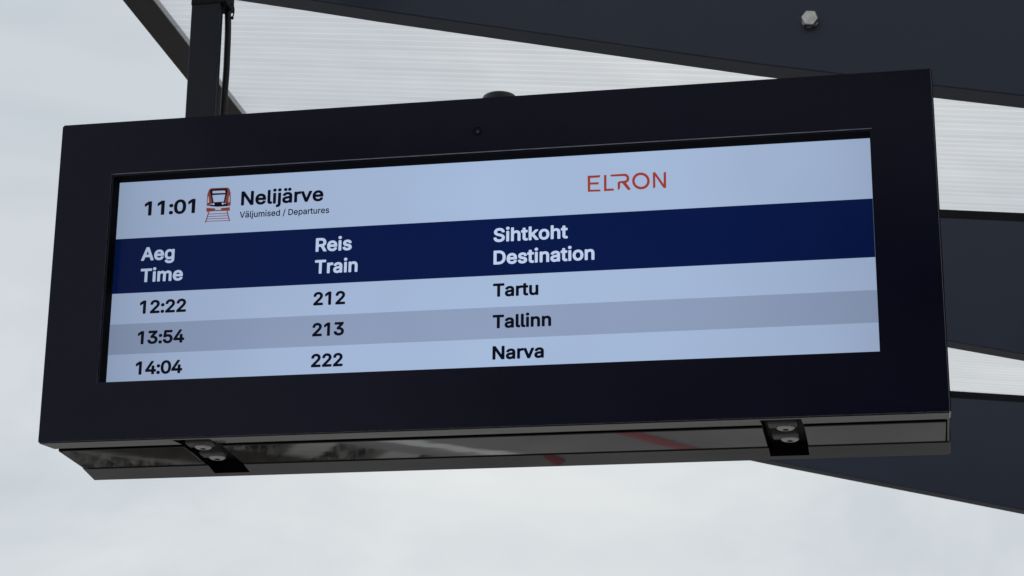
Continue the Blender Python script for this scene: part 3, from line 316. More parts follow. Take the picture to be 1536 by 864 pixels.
'h2':[410,[47,532,131,526,116,533,35,525,137,513,29,513,29,0,138,387,203,407,269,404,239,408,170,398,299,394,140,383,324,378,149,273,164,291,182,300,346,357,206,305,363,330,374,300,230,303,248,295,381,255,262,279,269,261,140,252,272,234,381,-3,138,225,272,0,138,0,32,-12,134,-12,275,-12,374,-17,41,-21,128,-20,284,-21,359,-24,116,-24,293,-24,53,-24],[0,1,2,3,1,0,3,4,1,5,4,3,6,4,5,6,7,4,8,9,10,11,9,8,11,12,9,13,12,11,13,14,12,6,13,7,6,15,13,15,16,13,16,17,13,17,14,13,17,18,14,17,19,18,19,20,18,19,21,20,22,21,19,23,21,22,23,24,21,25,24,23,26,24,25,6,27,15,28,24,26,28,29,24,6,30,27,31,29,28,6,32,30,33,32,6,33,34,32,35,29,31,35,36,29,37,34,33,37,38,34,39,36,35,39,40,36,37,41,38,42,40,39,43,41,37]],
'i2':[167,[35,396,119,403,47,403,131,396,29,384,138,381,29,0,138,-3,32,-12,131,-16,41,-21,119,-23,53,-24,53,567,104,571,77,573,125,560,32,550,142,540,20,528,150,516,18,501,147,489,26,477,135,468,42,459,116,453,66,447,92,445],[0,1,2,0,3,1,4,3,0,4,5,3,6,5,4,6,7,5,8,7,6,8,9,7,10,9,8,10,11,9,12,11,10,13,14,15,13,16,14,17,16,13,17,18,16,19,18,17,19,20,18,21,20,19,21,22,20,23,22,21,23,24,22,25,24,23,25,26,24,27,26,25,27,28,26]],
'j2':[167,[47,403,132,394,119,403,35,396,29,385,138,379,28,-38,138,-32,132,-77,26,-50,20,-59,11,-62,-19,-64,-28,-71,-32,-77,-34,-86,123,-101,-34,-146,110,-122,96,-137,77,-150,-31,-155,59,-158,-21,-164,32,-165,-10,-167,71,573,119,564,95,573,47,563,137,547,28,544,148,523,18,520,149,499,18,496,140,475,29,472,123,457,50,453,101,447,75,445],[0,1,2,3,1,0,4,1,3,4,5,1,6,5,4,6,7,5,6,8,7,9,8,6,10,8,9,11,8,10,12,8,11,13,8,12,14,8,13,15,8,14,15,16,8,17,16,15,17,18,16,17,19,18,17,20,19,21,20,17,21,22,20,23,22,21,23,24,22,25,24,23,26,27,28,29,27,26,29,30,27,31,30,29,31,32,30,33,32,31,33,34,32,35,34,33,35,36,34,37,36,35,37,38,36,39,38,37,39,40,38,41,40,39]],
'k2':[381,[47,532,131,526,116,533,35,525,138,510,29,513,29,0,138,270,275,401,362,403,284,403,374,399,140,266,382,390,384,375,378,363,234,216,138,129,152,142,391,15,275,-14,138,0,395,6,396,-3,32,-12,134,-13,389,-17,41,-21,125,-21,282,-21,377,-24,53,-24,116,-24,293,-24],[0,1,2,3,1,0,3,4,1,5,4,3,6,4,5,6,7,4,8,9,10,8,11,9,12,11,8,12,13,11,12,14,13,12,15,14,12,16,15,6,12,7,6,17,12,17,18,12,18,16,12,18,19,16,20,19,18,6,21,17,20,22,19,20,23,22,24,21,6,24,25,21,20,26,23,27,25,24,27,28,25,29,26,20,29,30,26,31,28,27,31,32,28,33,30,29]],
'l2':[189,[36,526,119,532,50,533,131,526,136,517,29,511,138,85,30,64,140,78,143,76,182,75,173,78,188,70,193,61,39,31,204,7,56,5,204,-2,81,-14,200,-11,188,-20,108,-23,146,-26],[0,1,2,0,3,1,0,4,3,5,4,0,5,6,4,7,6,5,7,8,6,7,9,8,9,10,11,7,10,9,7,12,10,7,13,12,14,13,7,14,15,13,16,15,14,16,17,15,18,17,16,18,19,17,18,20,19,21,20,18,21,22,20]],
'm2':[610,[185,406,242,408,212,410,413,408,482,404,449,410,380,400,266,402,161,397,509,393,38,398,116,403,50,403,129,396,287,392,348,384,31,390,137,383,531,378,304,378,29,381,320,360,29,0,146,276,161,293,179,303,551,357,200,306,562,339,571,318,419,306,578,291,398,304,440,303,218,304,233,297,380,294,457,294,244,285,368,281,465,285,581,267,249,270,470,270,360,261,140,258,250,0,472,0,581,0,359,0,138,237,138,0,32,-12,136,-9,252,-9,356,-12,473,-9,578,-12,128,-20,258,-18,482,-19,41,-21,347,-21,572,-19,272,-24,560,-24,494,-24,116,-24,53,-24,338,-24],[0,1,2,3,4,5,6,4,3,0,7,1,8,7,0,6,9,4,10,11,12,10,13,11,8,14,7,15,9,6,16,13,10,17,14,8,16,17,13,15,18,9,17,19,14,20,17,16,21,18,15,20,19,17,22,23,20,23,24,20,24,19,20,24,25,19,25,21,19,21,26,18,25,27,21,27,26,21,27,28,26,27,29,28,27,30,29,30,31,29,27,32,30,33,31,30,34,32,27,35,32,34,35,36,32,37,31,33,38,36,35,38,39,36,40,31,37,40,41,31,42,39,38,43,41,40,42,44,39,22,45,23,46,44,42,47,41,43,47,48,41,46,49,44,22,50,45,22,51,50,52,51,22,52,53,51,54,49,46,54,55,49,56,48,47,56,57,48,52,58,53,59,55,54,60,57,56,61,58,52,59,62,55,60,63,57,64,62,59,60,65,63,66,65,60,61,67,58,68,67,61,64,69,62]],
'n2':[410,[206,407,278,402,236,408,182,402,41,400,116,403,50,403,129,396,158,393,299,394,33,393,137,380,317,383,29,378,338,366,29,0,149,273,164,291,185,301,358,339,209,305,370,312,233,302,378,279,249,294,262,279,270,258,381,240,140,252,272,234,138,225,381,0,272,0,138,0,32,-12,134,-12,275,-12,377,-14,41,-21,128,-20,284,-21,369,-21,116,-24,296,-24,53,-24,359,-24],[0,1,2,3,1,0,4,5,6,4,7,5,8,1,3,8,9,1,10,7,4,10,11,7,8,12,9,11,12,8,13,11,10,11,14,12,13,14,11,15,16,13,16,17,13,17,18,13,18,14,13,18,19,14,18,20,19,20,21,19,20,22,21,22,23,21,24,23,22,25,23,24,26,23,25,26,27,23,15,28,16,29,27,26,15,30,28,29,31,27,32,31,29,15,33,30,34,33,15,34,35,33,36,31,32,36,37,31,38,35,34,38,39,35,40,37,36,40,41,37,38,42,39,43,41,40,44,42,38,43,45,41]],
'o2':[415,[166,405,247,405,208,408,286,393,127,392,322,373,93,373,352,346,64,346,40,313,375,313,24,277,187,304,223,305,391,277,241,300,170,298,256,291,157,289,270,277,146,277,14,235,136,262,281,259,401,235,129,244,289,235,123,220,10,187,294,211,405,187,120,196,295,187,121,169,14,142,293,157,402,142,126,142,287,133,24,100,133,121,391,100,280,115,143,103,268,97,156,88,42,61,375,64,256,85,169,79,244,78,187,72,229,73,208,70,352,31,64,30,322,3,94,3,289,-16,127,-16,250,-28,171,-29,208,-32],[0,1,2,0,3,1,4,3,0,4,5,3,6,5,4,6,7,5,8,7,6,9,7,8,9,10,7,11,12,9,12,10,9,12,13,10,13,14,10,15,14,13,11,16,12,17,14,15,11,18,16,19,14,17,11,20,18,21,20,11,21,22,20,23,14,19,23,24,14,21,25,22,26,24,23,21,27,25,28,27,21,29,24,26,29,30,24,28,31,27,32,30,29,28,33,31,34,33,28,35,30,32,35,36,30,34,37,33,38,36,35,39,37,34,39,40,37,38,41,36,42,41,38,39,43,40,44,41,42,39,45,43,46,45,39,44,47,41,48,47,44,46,49,45,50,47,48,46,51,49,52,47,50,53,47,52,46,53,51,46,47,53,46,54,47,55,54,46,55,56,54,57,56,55,57,58,56,59,58,57,59,60,58,61,60,59,61,62,60]],
'r2':[259,[191,407,254,405,224,409,164,400,263,398,50,403,125,399,113,403,39,399,137,385,31,390,267,387,29,378,267,321,29,0,146,270,155,282,176,296,203,302,263,308,257,302,248,299,141,258,138,237,138,0,32,-12,134,-12,41,-21,128,-20,116,-24,53,-24],[0,1,2,3,1,0,3,4,1,5,6,7,8,6,5,9,4,3,10,6,8,10,9,6,9,11,4,12,9,10,9,13,11,12,13,9,14,15,12,15,16,12,16,17,12,17,13,12,17,18,13,18,19,13,18,20,19,18,21,20,14,22,15,14,23,22,14,24,23,25,24,14,25,26,24,27,26,25,27,28,26,27,29,28,30,29,27]],
's2':[365,[165,407,237,403,198,408,132,401,261,396,99,389,282,385,72,372,300,373,317,355,51,352,335,328,35,328,26,301,186,308,347,298,162,305,207,307,225,299,144,296,23,274,237,286,348,286,134,286,133,271,250,262,342,274,28,238,330,267,139,262,273,254,153,254,264,254,264,224,42,208,294,211,315,196,63,184,337,172,84,170,350,142,105,159,132,150,219,128,355,109,30,117,99,130,90,130,113,121,234,121,123,97,243,111,16,109,243,96,12,94,352,79,135,82,231,82,17,70,210,73,156,72,342,49,183,69,27,46,327,26,45,21,306,6,63,4,279,-11,87,-11,249,-23,114,-22,143,-29,216,-30,183,-32],[0,1,2,3,1,0,3,4,1,5,4,3,5,6,4,7,6,5,7,8,6,7,9,8,10,9,7,10,11,9,12,11,10,13,11,12,13,14,11,14,15,11,13,16,14,17,15,14,18,15,17,13,19,16,20,19,13,21,15,18,21,22,15,20,23,19,20,24,23,25,22,21,25,26,22,27,24,20,25,28,26,27,29,24,25,30,28,27,31,29,32,30,25,27,33,31,34,33,27,34,35,33,34,36,35,37,36,34,37,38,36,39,38,37,39,40,38,41,40,39,42,40,41,43,40,42,43,44,40,45,46,47,45,48,46,49,44,43,45,50,48,51,44,49,52,50,45,53,44,51,54,50,52,53,55,44,54,56,50,57,55,53,58,56,54,59,55,57,58,60,56,59,61,55,62,61,59,58,62,60,63,62,58,63,61,62,63,64,61,65,64,63,65,66,64,67,66,65,67,68,66,69,68,67,69,70,68,71,70,69,72,70,71,72,73,70,74,73,72]],
't2':[227,[60,495,138,492,126,495,48,488,146,485,41,476,150,473,40,404,150,404,0,403,210,402,-9,398,222,395,-16,389,228,383,-18,380,228,326,-17,323,222,311,-12,311,-3,305,207,303,41,302,150,302,41,92,150,98,152,83,43,68,156,76,171,74,219,70,204,77,225,59,50,41,237,5,66,14,84,-4,236,-4,105,-16,232,-13,225,-19,135,-25,207,-25,171,-28],[0,1,2,3,1,0,3,4,1,5,4,3,5,6,4,7,6,5,7,8,6,9,8,7,9,10,8,11,10,9,11,12,10,13,12,11,13,14,12,15,14,13,15,16,14,17,16,15,17,18,16,19,18,17,20,18,19,20,21,18,22,21,20,22,23,21,24,23,22,24,25,23,24,26,25,27,26,24,27,28,26,29,30,31,27,29,28,27,30,29,27,32,30,33,32,27,33,34,32,35,34,33,36,34,35,36,37,34,38,37,36,38,39,37,38,40,39,41,40,38,41,42,40,41,43,42]],
'v2':[389,[5,400,86,403,17,403,302,403,383,400,371,403,95,401,293,400,104,393,285,393,394,387,-4,390,194,145,-7,381,394,372,-4,369,247,-12,140,-9,151,-21,239,-20,227,-24,161,-24],[0,1,2,3,4,5,0,6,1,7,4,3,0,8,6,9,4,7,9,10,4,11,8,0,11,12,8,12,10,9,13,12,11,12,14,10,15,12,13,12,16,14,17,12,15,17,16,12,18,16,17,18,19,16,18,20,19,21,20,18]],
'ä2':[389,[144,403,219,407,183,408,258,399,108,392,291,385,78,375,318,365,51,353,339,339,32,327,354,303,18,297,201,307,174,305,222,303,159,301,359,282,238,294,143,291,19,282,248,279,129,277,29,270,361,252,251,261,117,257,99,250,249,254,108,251,126,235,249,155,251,153,359,-9,99,228,70,216,54,207,38,192,23,174,16,159,8,132,159,141,251,132,135,133,122,123,7,96,248,117,117,114,241,102,116,102,118,93,231,91,12,66,123,84,219,81,141,74,204,74,168,69,23,39,40,15,66,-7,252,-6,225,-21,260,-18,93,-21,351,-19,270,-23,339,-24,125,-30,195,-30,159,-33,87,566,135,571,111,573,159,558,67,549,174,539,56,528,181,516,53,501,179,489,60,479,167,468,76,459,147,452,99,447,123,445,231,566,279,571,255,573,302,558,211,549,318,539,199,528,325,516,197,501,323,489,204,478,311,468,220,459,291,452,243,447,267,445],[0,1,2,0,3,1,4,3,0,4,5,3,6,5,4,6,7,5,8,7,6,8,9,7,10,9,8,10,11,9,12,13,10,13,11,10,12,14,13,15,11,13,12,16,14,15,17,11,18,17,15,12,19,16,20,19,12,21,17,18,20,22,19,23,22,20,21,24,17,25,24,21,23,26,22,27,26,23,28,24,25,27,29,26,30,24,28,30,31,24,31,32,24,32,33,24,34,31,30,35,31,34,36,31,35,37,31,36,38,31,37,39,31,38,40,31,39,40,41,31,42,33,32,40,43,41,40,44,43,45,44,40,46,33,42,45,47,44,48,33,46,45,49,47,45,50,49,51,33,48,52,50,45,52,53,50,54,33,51,52,55,53,56,33,54,57,33,56,52,57,55,52,33,57,58,33,52,59,33,58,60,61,59,61,33,59,60,62,61,63,33,61,64,62,60,63,65,33,66,65,63,66,67,65,68,62,64,68,69,62,70,69,68,71,72,73,71,74,72,75,74,71,75,76,74,77,76,75,77,78,76,79,78,77,79,80,78,81,80,79,81,82,80,83,82,81,83,84,82,85,84,83,85,86,84,87,88,89,87,90,88,91,90,87,91,92,90,93,92,91,93,94,92,95,94,93,95,96,94,97,96,95,97,98,96,99,98,97,99,100,98,101,100,99,101,102,100]]}


# ------------------------------------------------------------------ ground, platform, track (seen mirrored in the underside of the board)
def sheet(name, pts, z, m, kind='structure', parent=None):
    me = bpy.data.meshes.new(name); me.from_pydata([(x, y, z) for x, y in pts], [], [list(range(len(pts)))])
    o = link(name, me, m, parent)
    if kind: o['kind'] = kind
    return o
sheet('ground', [(-900, -900), (900, -900), (900, 900), (-900, 900)], -.62, M['ground'])
E0 = Vector((-1.62, 9.31)); ED = Vector((.51, .39)).normalized(); EN = Vector((-ED.y, ED.x))   # platform edge line and its left normal
def pt(s, n): q = E0 + ED * s + EN * n; return (q.x, q.y)
bm = bmesh.new()
base = [pt(-40, .32), pt(60, .32), pt(60, -30), pt(-40, -30)]
lo = [bm.verts.new((x, y, -.6)) for x, y in base]; hi = [bm.verts.new((x, y, 0)) for x, y in base]
bm.faces.new(hi); bm.faces.new(lo[::-1])
for i in range(4): bm.faces.new((lo[i], lo[(i + 1) % 4], hi[(i + 1) % 4], hi[i]))
tag(from_bm('platform', bm, M['platform']), kind='structure')
sheet('platform_edge_marking', [pt(-40, 0), pt(60, 0), pt(60, .12), pt(-40, .12)], .004, M['white_line'])
R0 = Vector((-.28, 9.33)); RD = Vector((.28, .39)).normalized(); RN = Vector((-RD.y, RD.x))
def rpt(s, n, o=R0): q = o + RD * s + RN * n; return (q.x, q.y)
sheet('red_platform_marking', [rpt(-1.2, 0), rpt(2.4, 0), rpt(2.4, .11), rpt(-1.2, .11)], .004, M['red_line'])
R1 = Vector((-.13, 5.2))
sheet('red_platform_marking', [rpt(-.05, -.02, R1), rpt(.03, -.03, R1), rpt(.05, .03, R1), rpt(-.06, .02, R1)], .004, M['red_line'])
sb = bmesh.new(); ico = bmesh.ops.create_icosphere
stone_src = bmesh.new(); bmesh.ops.create_icosphere(stone_src, subdivisions=1, radius=1)
sv = [v.co.copy() for v in stone_src.verts]; sf = [[v.index for v in f.verts] for f in stone_src.faces]; stone_src.free()
V_, F_ = [], []
for k in range(13000):
    s_, n_ = random.uniform(-7, 7), random.uniform(.4, 7.8); q = pt(s_, n_); r_ = random.uniform(.03, .06)
    e = Matrix.Rotation(random.uniform(0, 6.28), 3, Vector((random.uniform(-1, 1), random.uniform(-1, 1), random.uniform(-1, 1))).normalized())
    sc = Vector((1, random.uniform(.6, 1), random.uniform(.5, .8))); n0 = len(V_)
    for v in sv:
        u = e @ Vector((v.x * sc.x, v.y * sc.y, v.z * sc.z)) * r_ * random.uniform(.85, 1.1); V_.append((q[0] + u.x, q[1] + u.y, -.585 + u.z))
    F_ += [[a + n0 for a in f] for f in sf]
me = bpy.data.meshes.new('ballast_stones'); me.from_pydata(V_, [], F_)
tag(link('ballast_stones', me, M['ballast']), 'grey ballast stones between and beside the rails', 'ballast', kind='stuff')
sheet('ballast_bed', [pt(-40, .34), pt(60, .34), pt(60, 8), pt(-40, 8)], -.6, M['ballast'])
track = empty('railway_track', (*pt(0, 1.9), -.6), math.atan2(ED.y, ED.x))
tag(track, 'railway track lying on ballast beside the platform, mirrored under the board', 'railway track')
for n in (-.76, .76):
    from_bm('rail', box_bm(-20, 20, n - .035, n + .035, .1, .24, bevel=.01), M['rail'], track)
sl = box_bm(-.12, .12, -1.25, 1.25, 0, .1, bevel=.015); first = from_bm('sleeper', sl, M['sleeper'], track)
first.location.x = -12
for k in range(1, 40):
    s = first.copy(); COL.objects.link(s); s.parent = track; s.location.x = -12 + .62 * k

# ------------------------------------------------------------------ canopy
HE = 2.2; XI = -1.6704; TB = math.tan(math.radians(6.3)); XR = 3.2
can = empty('platform_canopy', (CAM.x, CAM.y, 0), math.radians(-.7))
tag(can, 'dark tapering steel rafters carrying ribbed translucent roof sheets above and behind the board', 'canopy')
def roof_z(x): return CAM.z + HE - (x - XI) * TB
P1 = [(.01, .135), (.494, .2), (.631, .219), (1.156, .285), (1.375, .312), (1.693, .345), (1.85, .36), (3, .46), (XR - XI, .6)]
P2 = [(.01, .12), (1.123, .276), (1.43, .315), (1.70, .349), (1.9, .375), (3, .50), (XR - XI, .72)]
RY = [-4.35, -2.7, -1.0, .65, 2.29, 3.92, 5.517, 7.218]
GH = .026; T = .060
for i, y in enumerate(RY):
    prof = P1 if i == 5 else P2
    pts = [(XI + d, roof_z(XI + d) - h) for d, h in prof]
    top = [(XR, roof_z(XR) - GH), (XI + .01, roof_z(XI + .01) - GH)]
    r = from_bm('rafter', prism_y(pts + top, y, y + T, bevel=.0015), M['rafter'], can)
    g = prism_y([(XI + .012, roof_z(XI + .012) - GH + .001), (XR, roof_z(XR) - GH + .001), (XR, roof_z(XR) - .001), (XI + .012, roof_z(XI + .012) - .001)], y + .006, y + T - .006)
    from_bm('gasket', g, M['gasket'], r)
    if i == 5: raf1 = r
# hexagon bolt on the near rafter
def to_can(p):
    q = Vector(p) - Vector((CAM.x, CAM.y, 0)); c, s = math.cos(math.radians(.7)), math.sin(math.radians(.7))
    return Vector((c * q.x - s * q.y, s * q.x + c * q.y, q.z))
bp = to_can((1.0998, .8885, 1.0050 + 2.45))
bolt = from_bm('bolt', lathe([(.0155, 0), (.0155, .004), (.013, .0045)], 32, '-Y', (bp.x, RY[5], bp.z)), M['steel'], raf1)
hx = lathe([(.0165, 0), (.0165, .0095), (.0148, .0118), (0, .0122)], 6, '-Y', (0, 0, 0))
bmesh.ops.rotate(hx, verts=hx.verts, matrix=Matrix.Rotation(math.radians(9), 3, 'Y'))
bmesh.ops.translate(hx, verts=hx.verts, vec=(bp.x, RY[5] - .0046, bp.z))
from_bm('bolt_head', hx, M['steel'], bolt)
# roof sheets: one between each pair of rafters, 16 mm thick
for i in range(len(RY) - 1):
    y0, y1 = RY[i] + (T / 2 if i else 0) + .002, RY[i + 1] + (T / 2 - .002 if i < len(RY) - 2 else T)
    Lx = (XR - XI) / math.cos(math.atan(TB))
    me = bpy.data.meshes.new('roof_sheet')
    x0, x1 = XI - .03, XR
    me.from_pydata([(x0, y0, roof_z(x0)), (x1, y0, roof_z(x1)), (x1, y1, roof_z(x1)), (x0, y1, roof_z(x0)),
                    (x0, y0, roof_z(x0) + .016), (x1, y0, roof_z(x1) + .016), (x1, y1, roof_z(x1) + .016), (x0, y1, roof_z(x0) + .016)], [],
                   [(0, 3, 2, 1), (4, 5, 6, 7), (0, 1, 5, 4), (2, 3, 7, 6), (1, 2, 6, 5), (0, 4, 7, 3)])
    link('roof_sheet', me, M['poly'], can); me.materials.append(M['clear'])
    for p in list(me.polygons)[1:]: p.material_index = 1
# edge trim along the open side
tr = [(XI - .071, CAM.z + HE + .001), (XI, CAM.z + HE - .003), (XI, CAM.z + HE - .0005), (XI - .034, CAM.z + HE + .0035), (XI - .034, CAM.z + HE + .06), (XI - .071, CAM.z + HE + .06)]
from_bm('edge_trim', prism_y(tr, RY[0], RY[-1] + T + .02), M['trim'], can)

# ------------------------------------------------------------------ departure board
ZB = 2.45; W, H = 1.30, .5028; Y1, Y2, Y3, RR = .0636, .1864, .2388, .0074
OX0, OX1, OZ0, OZ1, SY = .0879, 1.2103, .0901, .4138, .0286
board = empty('departure_board', (0, 0, ZB))
tag(board, 'wide dark railway departure board with a lit blue-white screen hanging from the canopy', 'departure board')
NOTCH = [(.202, .258), (1.045, 1.101)]
CUT = [(a, b, .012, .2225, -.05, .034) for a, b in NOTCH]
def ring(ya, yb, za, zb, ta, tb, opening):
    """hollow frame: outer outline at ya / yb, an opening through the middle"""
    bm = bmesh.new(); R = []
    for y, b_, t_ in ((ya, za, ta), (yb, zb, tb)):
        R.append([bm.verts.new((x, y, z)) for x, z in ((0, b_), (W, b_), (W, t_), (0, t_))])
    x0, x1, z0, z1 = opening; I = []
    for y in (ya, yb): I.append([bm.verts.new((x, y, z)) for x, z in ((x0, z0), (x1, z0), (x1, z1), (x0, z1))])
    inner = []; outer = []
    for i in range(4):
        j = (i + 1) % 4
        bm.faces.new((R[0][i], R[0][j], I[0][j], I[0][i])); bm.faces.new((R[1][j], R[1][i], I[1][i], I[1][j]))
        bm.faces.new((R[0][j], R[0][i], R[1][i], R[1][j])); bm.faces.new((I[0][i], I[0][j], I[1][j], I[1][i]))
    bmesh.ops.recalc_face_normals(bm, faces=bm.faces)
    bm.edges.ensure_lookup_table()
    for e in bm.edges:
        a, b = e.verts
        if (a in R[0] and b in R[0]) or (a in R[1] and b in R[1]) or (a in R[0] and b in R[1]) or (a in R[1] and b in R[0]): outer.append(e)
        if a in I[0] and b in I[0]: inner.append(e)
    bmesh.ops.bevel(bm, geom=outer, offset=.0022, segments=3, affect='EDGES')
    inner = [e for e in inner if e.is_valid]
    bmesh.ops.bevel(bm, geom=inner, offset=.0030, segments=2, affect='EDGES')
    bmesh.ops.recalc_face_normals(bm, faces=bm.faces)
    return bm
front = from_bm('front_frame', ring(0, Y1, 0, RR, H, H - RR, (OX0, OX1, OZ0, OZ1)), M['face'], board)
cut(front, CUT)
# the lower lip is the polished tray edge: same frame, glossier paint
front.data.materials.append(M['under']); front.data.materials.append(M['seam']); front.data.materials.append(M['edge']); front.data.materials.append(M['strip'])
for p in front.data.polygons:
    if p.normal.z < -.8 and p.center.z < .01: p.material_index = 1
    if OX0 - .0005 < p.center.x < OX1 + .0005 and OZ0 - .0005 < p.center.z < OZ1 + .0005 and p.center.y > .006: p.material_index = 2
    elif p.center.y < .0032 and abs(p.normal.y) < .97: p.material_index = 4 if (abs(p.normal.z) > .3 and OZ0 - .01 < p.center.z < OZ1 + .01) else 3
rear = from_bm('rear_frame', prism_y([(0, 0), (W, 0), (W, H), (0, H)], Y2, Y3), M['under'], board)
for v in rear.data.vertices:
    if abs(v.co.y - Y2) < 1e-4: v.co.z += RR - .0004 if v.co.z < .1 else -RR
    elif v.co.z < .1: v.co.z += .0015
bm = bmesh.new(); bm.from_mesh(rear.data); bmesh.ops.bevel(bm, geom=list(bm.edges), offset=.0016, segments=3, affect='EDGES'); bm.to_mesh(rear.data); bm.free()
cut(rear, CUT)
housing = box('housing', (.0035, W - .0035, Y1 - .004, Y2 + .004, .0125, H - .012), M['seam'], board)
cut(housing, CUT)
segs = [(.004, NOTCH[0][0] - .0005), (NOTCH[0][1] + .0005, NOTCH[1][0] - .0005), (NOTCH[1][1] + .0005, W - .0065)]
for a, b in segs:
    box('underside_panel', (a, b, Y1 + .009, Y2 - .010, .0062, .0135), M['under'], board, bevel=.0012)
box('side_panel', (W - .0052, W - .0018, Y1 + .001, Y2 - .001, .008, H - .01), M['under'], board, bevel=.0008)
for k, (a, b) in enumerate(NOTCH):
    c = (a + b) / 2
    hb = box('latch', (a + .0003, b - .0003, .0135, .2215, .024, .0335), M['black'], board)
    for y, w_, sx in ((.058, .020, 0), (.121, .018, .002)):
        br = box('bracket', (c - w_, c + w_, y - .013, y + .013, .0045, .0238), M['bracket'], hb, bevel=.0025)
        s_ = from_bm('screw', lathe([(.0125, 0), (.0125, .0025), (.0105, .004), (.006, .0048), (.0045, .0048), (.004, .0025), (0, .0025)], 28, '-Z', (c + .004 + sx, y + .003, .0045)), M['screw'], hb)
        s_.data.materials.append(M['seam'])
        for p in s_.data.polygons:
            if math.hypot(p.center.x - (c + .004 + sx), p.center.y - (y + .003)) < .0046: p.material_index = 1
# light sensor in the frame above the screen
sx_, sz_ = .6483, .4492
sen = from_bm('light_sensor', lathe([(.0068, -.002), (.0068, .0002), (.0056, .0004), (.0052, -.0015), (0, -.0015)], 28, '-Y', (sx_, 0, sz_)), M['seam'], board)
from_bm('lens', lathe([(.0022, -.0014), (.0020, -.0002), (.001, .0003), (0, .0004)], 16, '-Y', (sx_ + .0006, 0, sz_ - .0006)), M['bracket'], sen, True)

# ---- the screen and everything it shows
LX0, LX1, LZ0, LZ1 = .0889, 1.2096, .0908, .4131
scr = box('screen', (LX0, LX1, SY, SY + .012, LZ0, LZ1), M['scr_white'], board)
def flat(name, polys, m, dy=.0008, label=None):
    vs, fs = [], []
    for pl in polys:
        n = len(vs); vs += [(x, SY - dy, z) for x, z in pl]; fs.append(list(range(n, n + len(pl))))
    me = bpy.data.meshes.new(name); me.from_pydata(vs, [], fs)
    bm = bmesh.new(); bm.from_mesh(me)
    for f in bm.faces:
        f.normal_update()
        if f.normal.y > 0: f.normal_flip()
    bmesh.ops.triangulate(bm, faces=bm.faces); bm.to_mesh(me); bm.free()
    o = link(name, me, m, scr)
    if label: o['label'] = label
    return o
flat('header_band', [[(LX0, .2347), (LX1, .2345), (LX1, .3216), (LX0, .3217)]], M['scr_navy'], .0004, 'dark navy band behind the column headings')
flat('row_band', [[(LX0, .1394), (LX1, .1392), (LX1, .1864), (LX0, .1865)]], M['scr_grey'], .0004, 'grey band behind the 13:54 row')

def lettering(text, x, z, width, cap, m, weight, label):
    """one line of flat letters from the table G; cap height is 509 units plus the stroke gain"""
    gain = (14, 27, 24)[weight]
    V, F, pen = [], [], 0
    for ch in text:
        if ch == ' ': pen += 200; continue
        adv, vs, fs = G[ch + str(weight)]
        n = len(V); V += [(vs[i] + pen, vs[i + 1]) for i in range(0, len(vs), 2)]
        F += [(fs[i] + n, fs[i + 1] + n, fs[i + 2] + n) for i in range(0, len(fs), 3)]
        pen += adv + gain * .35 - (34 if ch in '0123456789:' else 0)
    lo, hi = min(p[0] for p in V), max(p[0] for p in V)
    kx, kz = width / (hi - lo), cap / (509 + 2 * gain)
    me = bpy.data.meshes.new('lettering')
    me.from_pydata([(x + (p - lo) * kx, SY - .0008, z + (q + gain) * kz) for p, q in V], [], F)
    o = link('lettering', me, m, scr); o['label'] = label
    return o
BK, PL = M['scr_black'], M['scr_pale']
for t, x, z, wd, cp, mm, wt, lb in (
    ('11:01', .1315, .3568, .0803, .0231, BK, 1, 'clock reading 11:01'),
    ('Nelijärve', .2834, .3646, .1276, .0226, BK, 2, 'station name Nelijärve'),
    ('Väljumised / Departures', .2824, .3450, .1383, .0098, BK, 0, 'small line Väljumised / Departures'),
    ('Aeg', .1312, .2849, .0523, .0213, PL, 2, 'heading Aeg'), ('Time', .1320, .2509, .0665, .0213, PL, 2, 'heading Time'),
    ('Reis', .4021, .2849, .0549, .0213, PL, 2, 'heading Reis'), ('Train', .4020, .2506, .0648, .0213, PL, 2, 'heading Train'),
    ('Sihtkoht', .6690, .2857, .1087, .0211, PL, 2, 'heading Sihtkoht'), ('Destination', .6693, .2511, .1469, .0213, PL, 2, 'heading Destination'),
    ('12:22', .1341, .2012, .0724, .0208, BK, 1, 'time 12:22'), ('13:54', .1339, .1537, .0726, .0206, BK, 1, 'time 13:54'), ('14:04', .1337, .1068, .0724, .0206, BK, 1, 'time 14:04'),
    ('212', .4016, .2016, .0482, .0206, BK, 1, 'train number 212'), ('213', .4018, .1542, .0478, .0205, BK, 1, 'train number 213'), ('222', .4018, .1074, .0474, .0203, BK, 1, 'train number 222'),
    ('Tartu', .6690, .2019, .0663, .0203, BK, 1, 'destination Tartu'), ('Tallinn', .6690, .1545, .0849, .0203, BK, 1, 'destination Tallinn'), ('Narva', .6693, .1079, .0743, .0202, BK, 1, 'destination Narva')):
    lettering(t, x, z, wd, cp, mm, wt, lb)

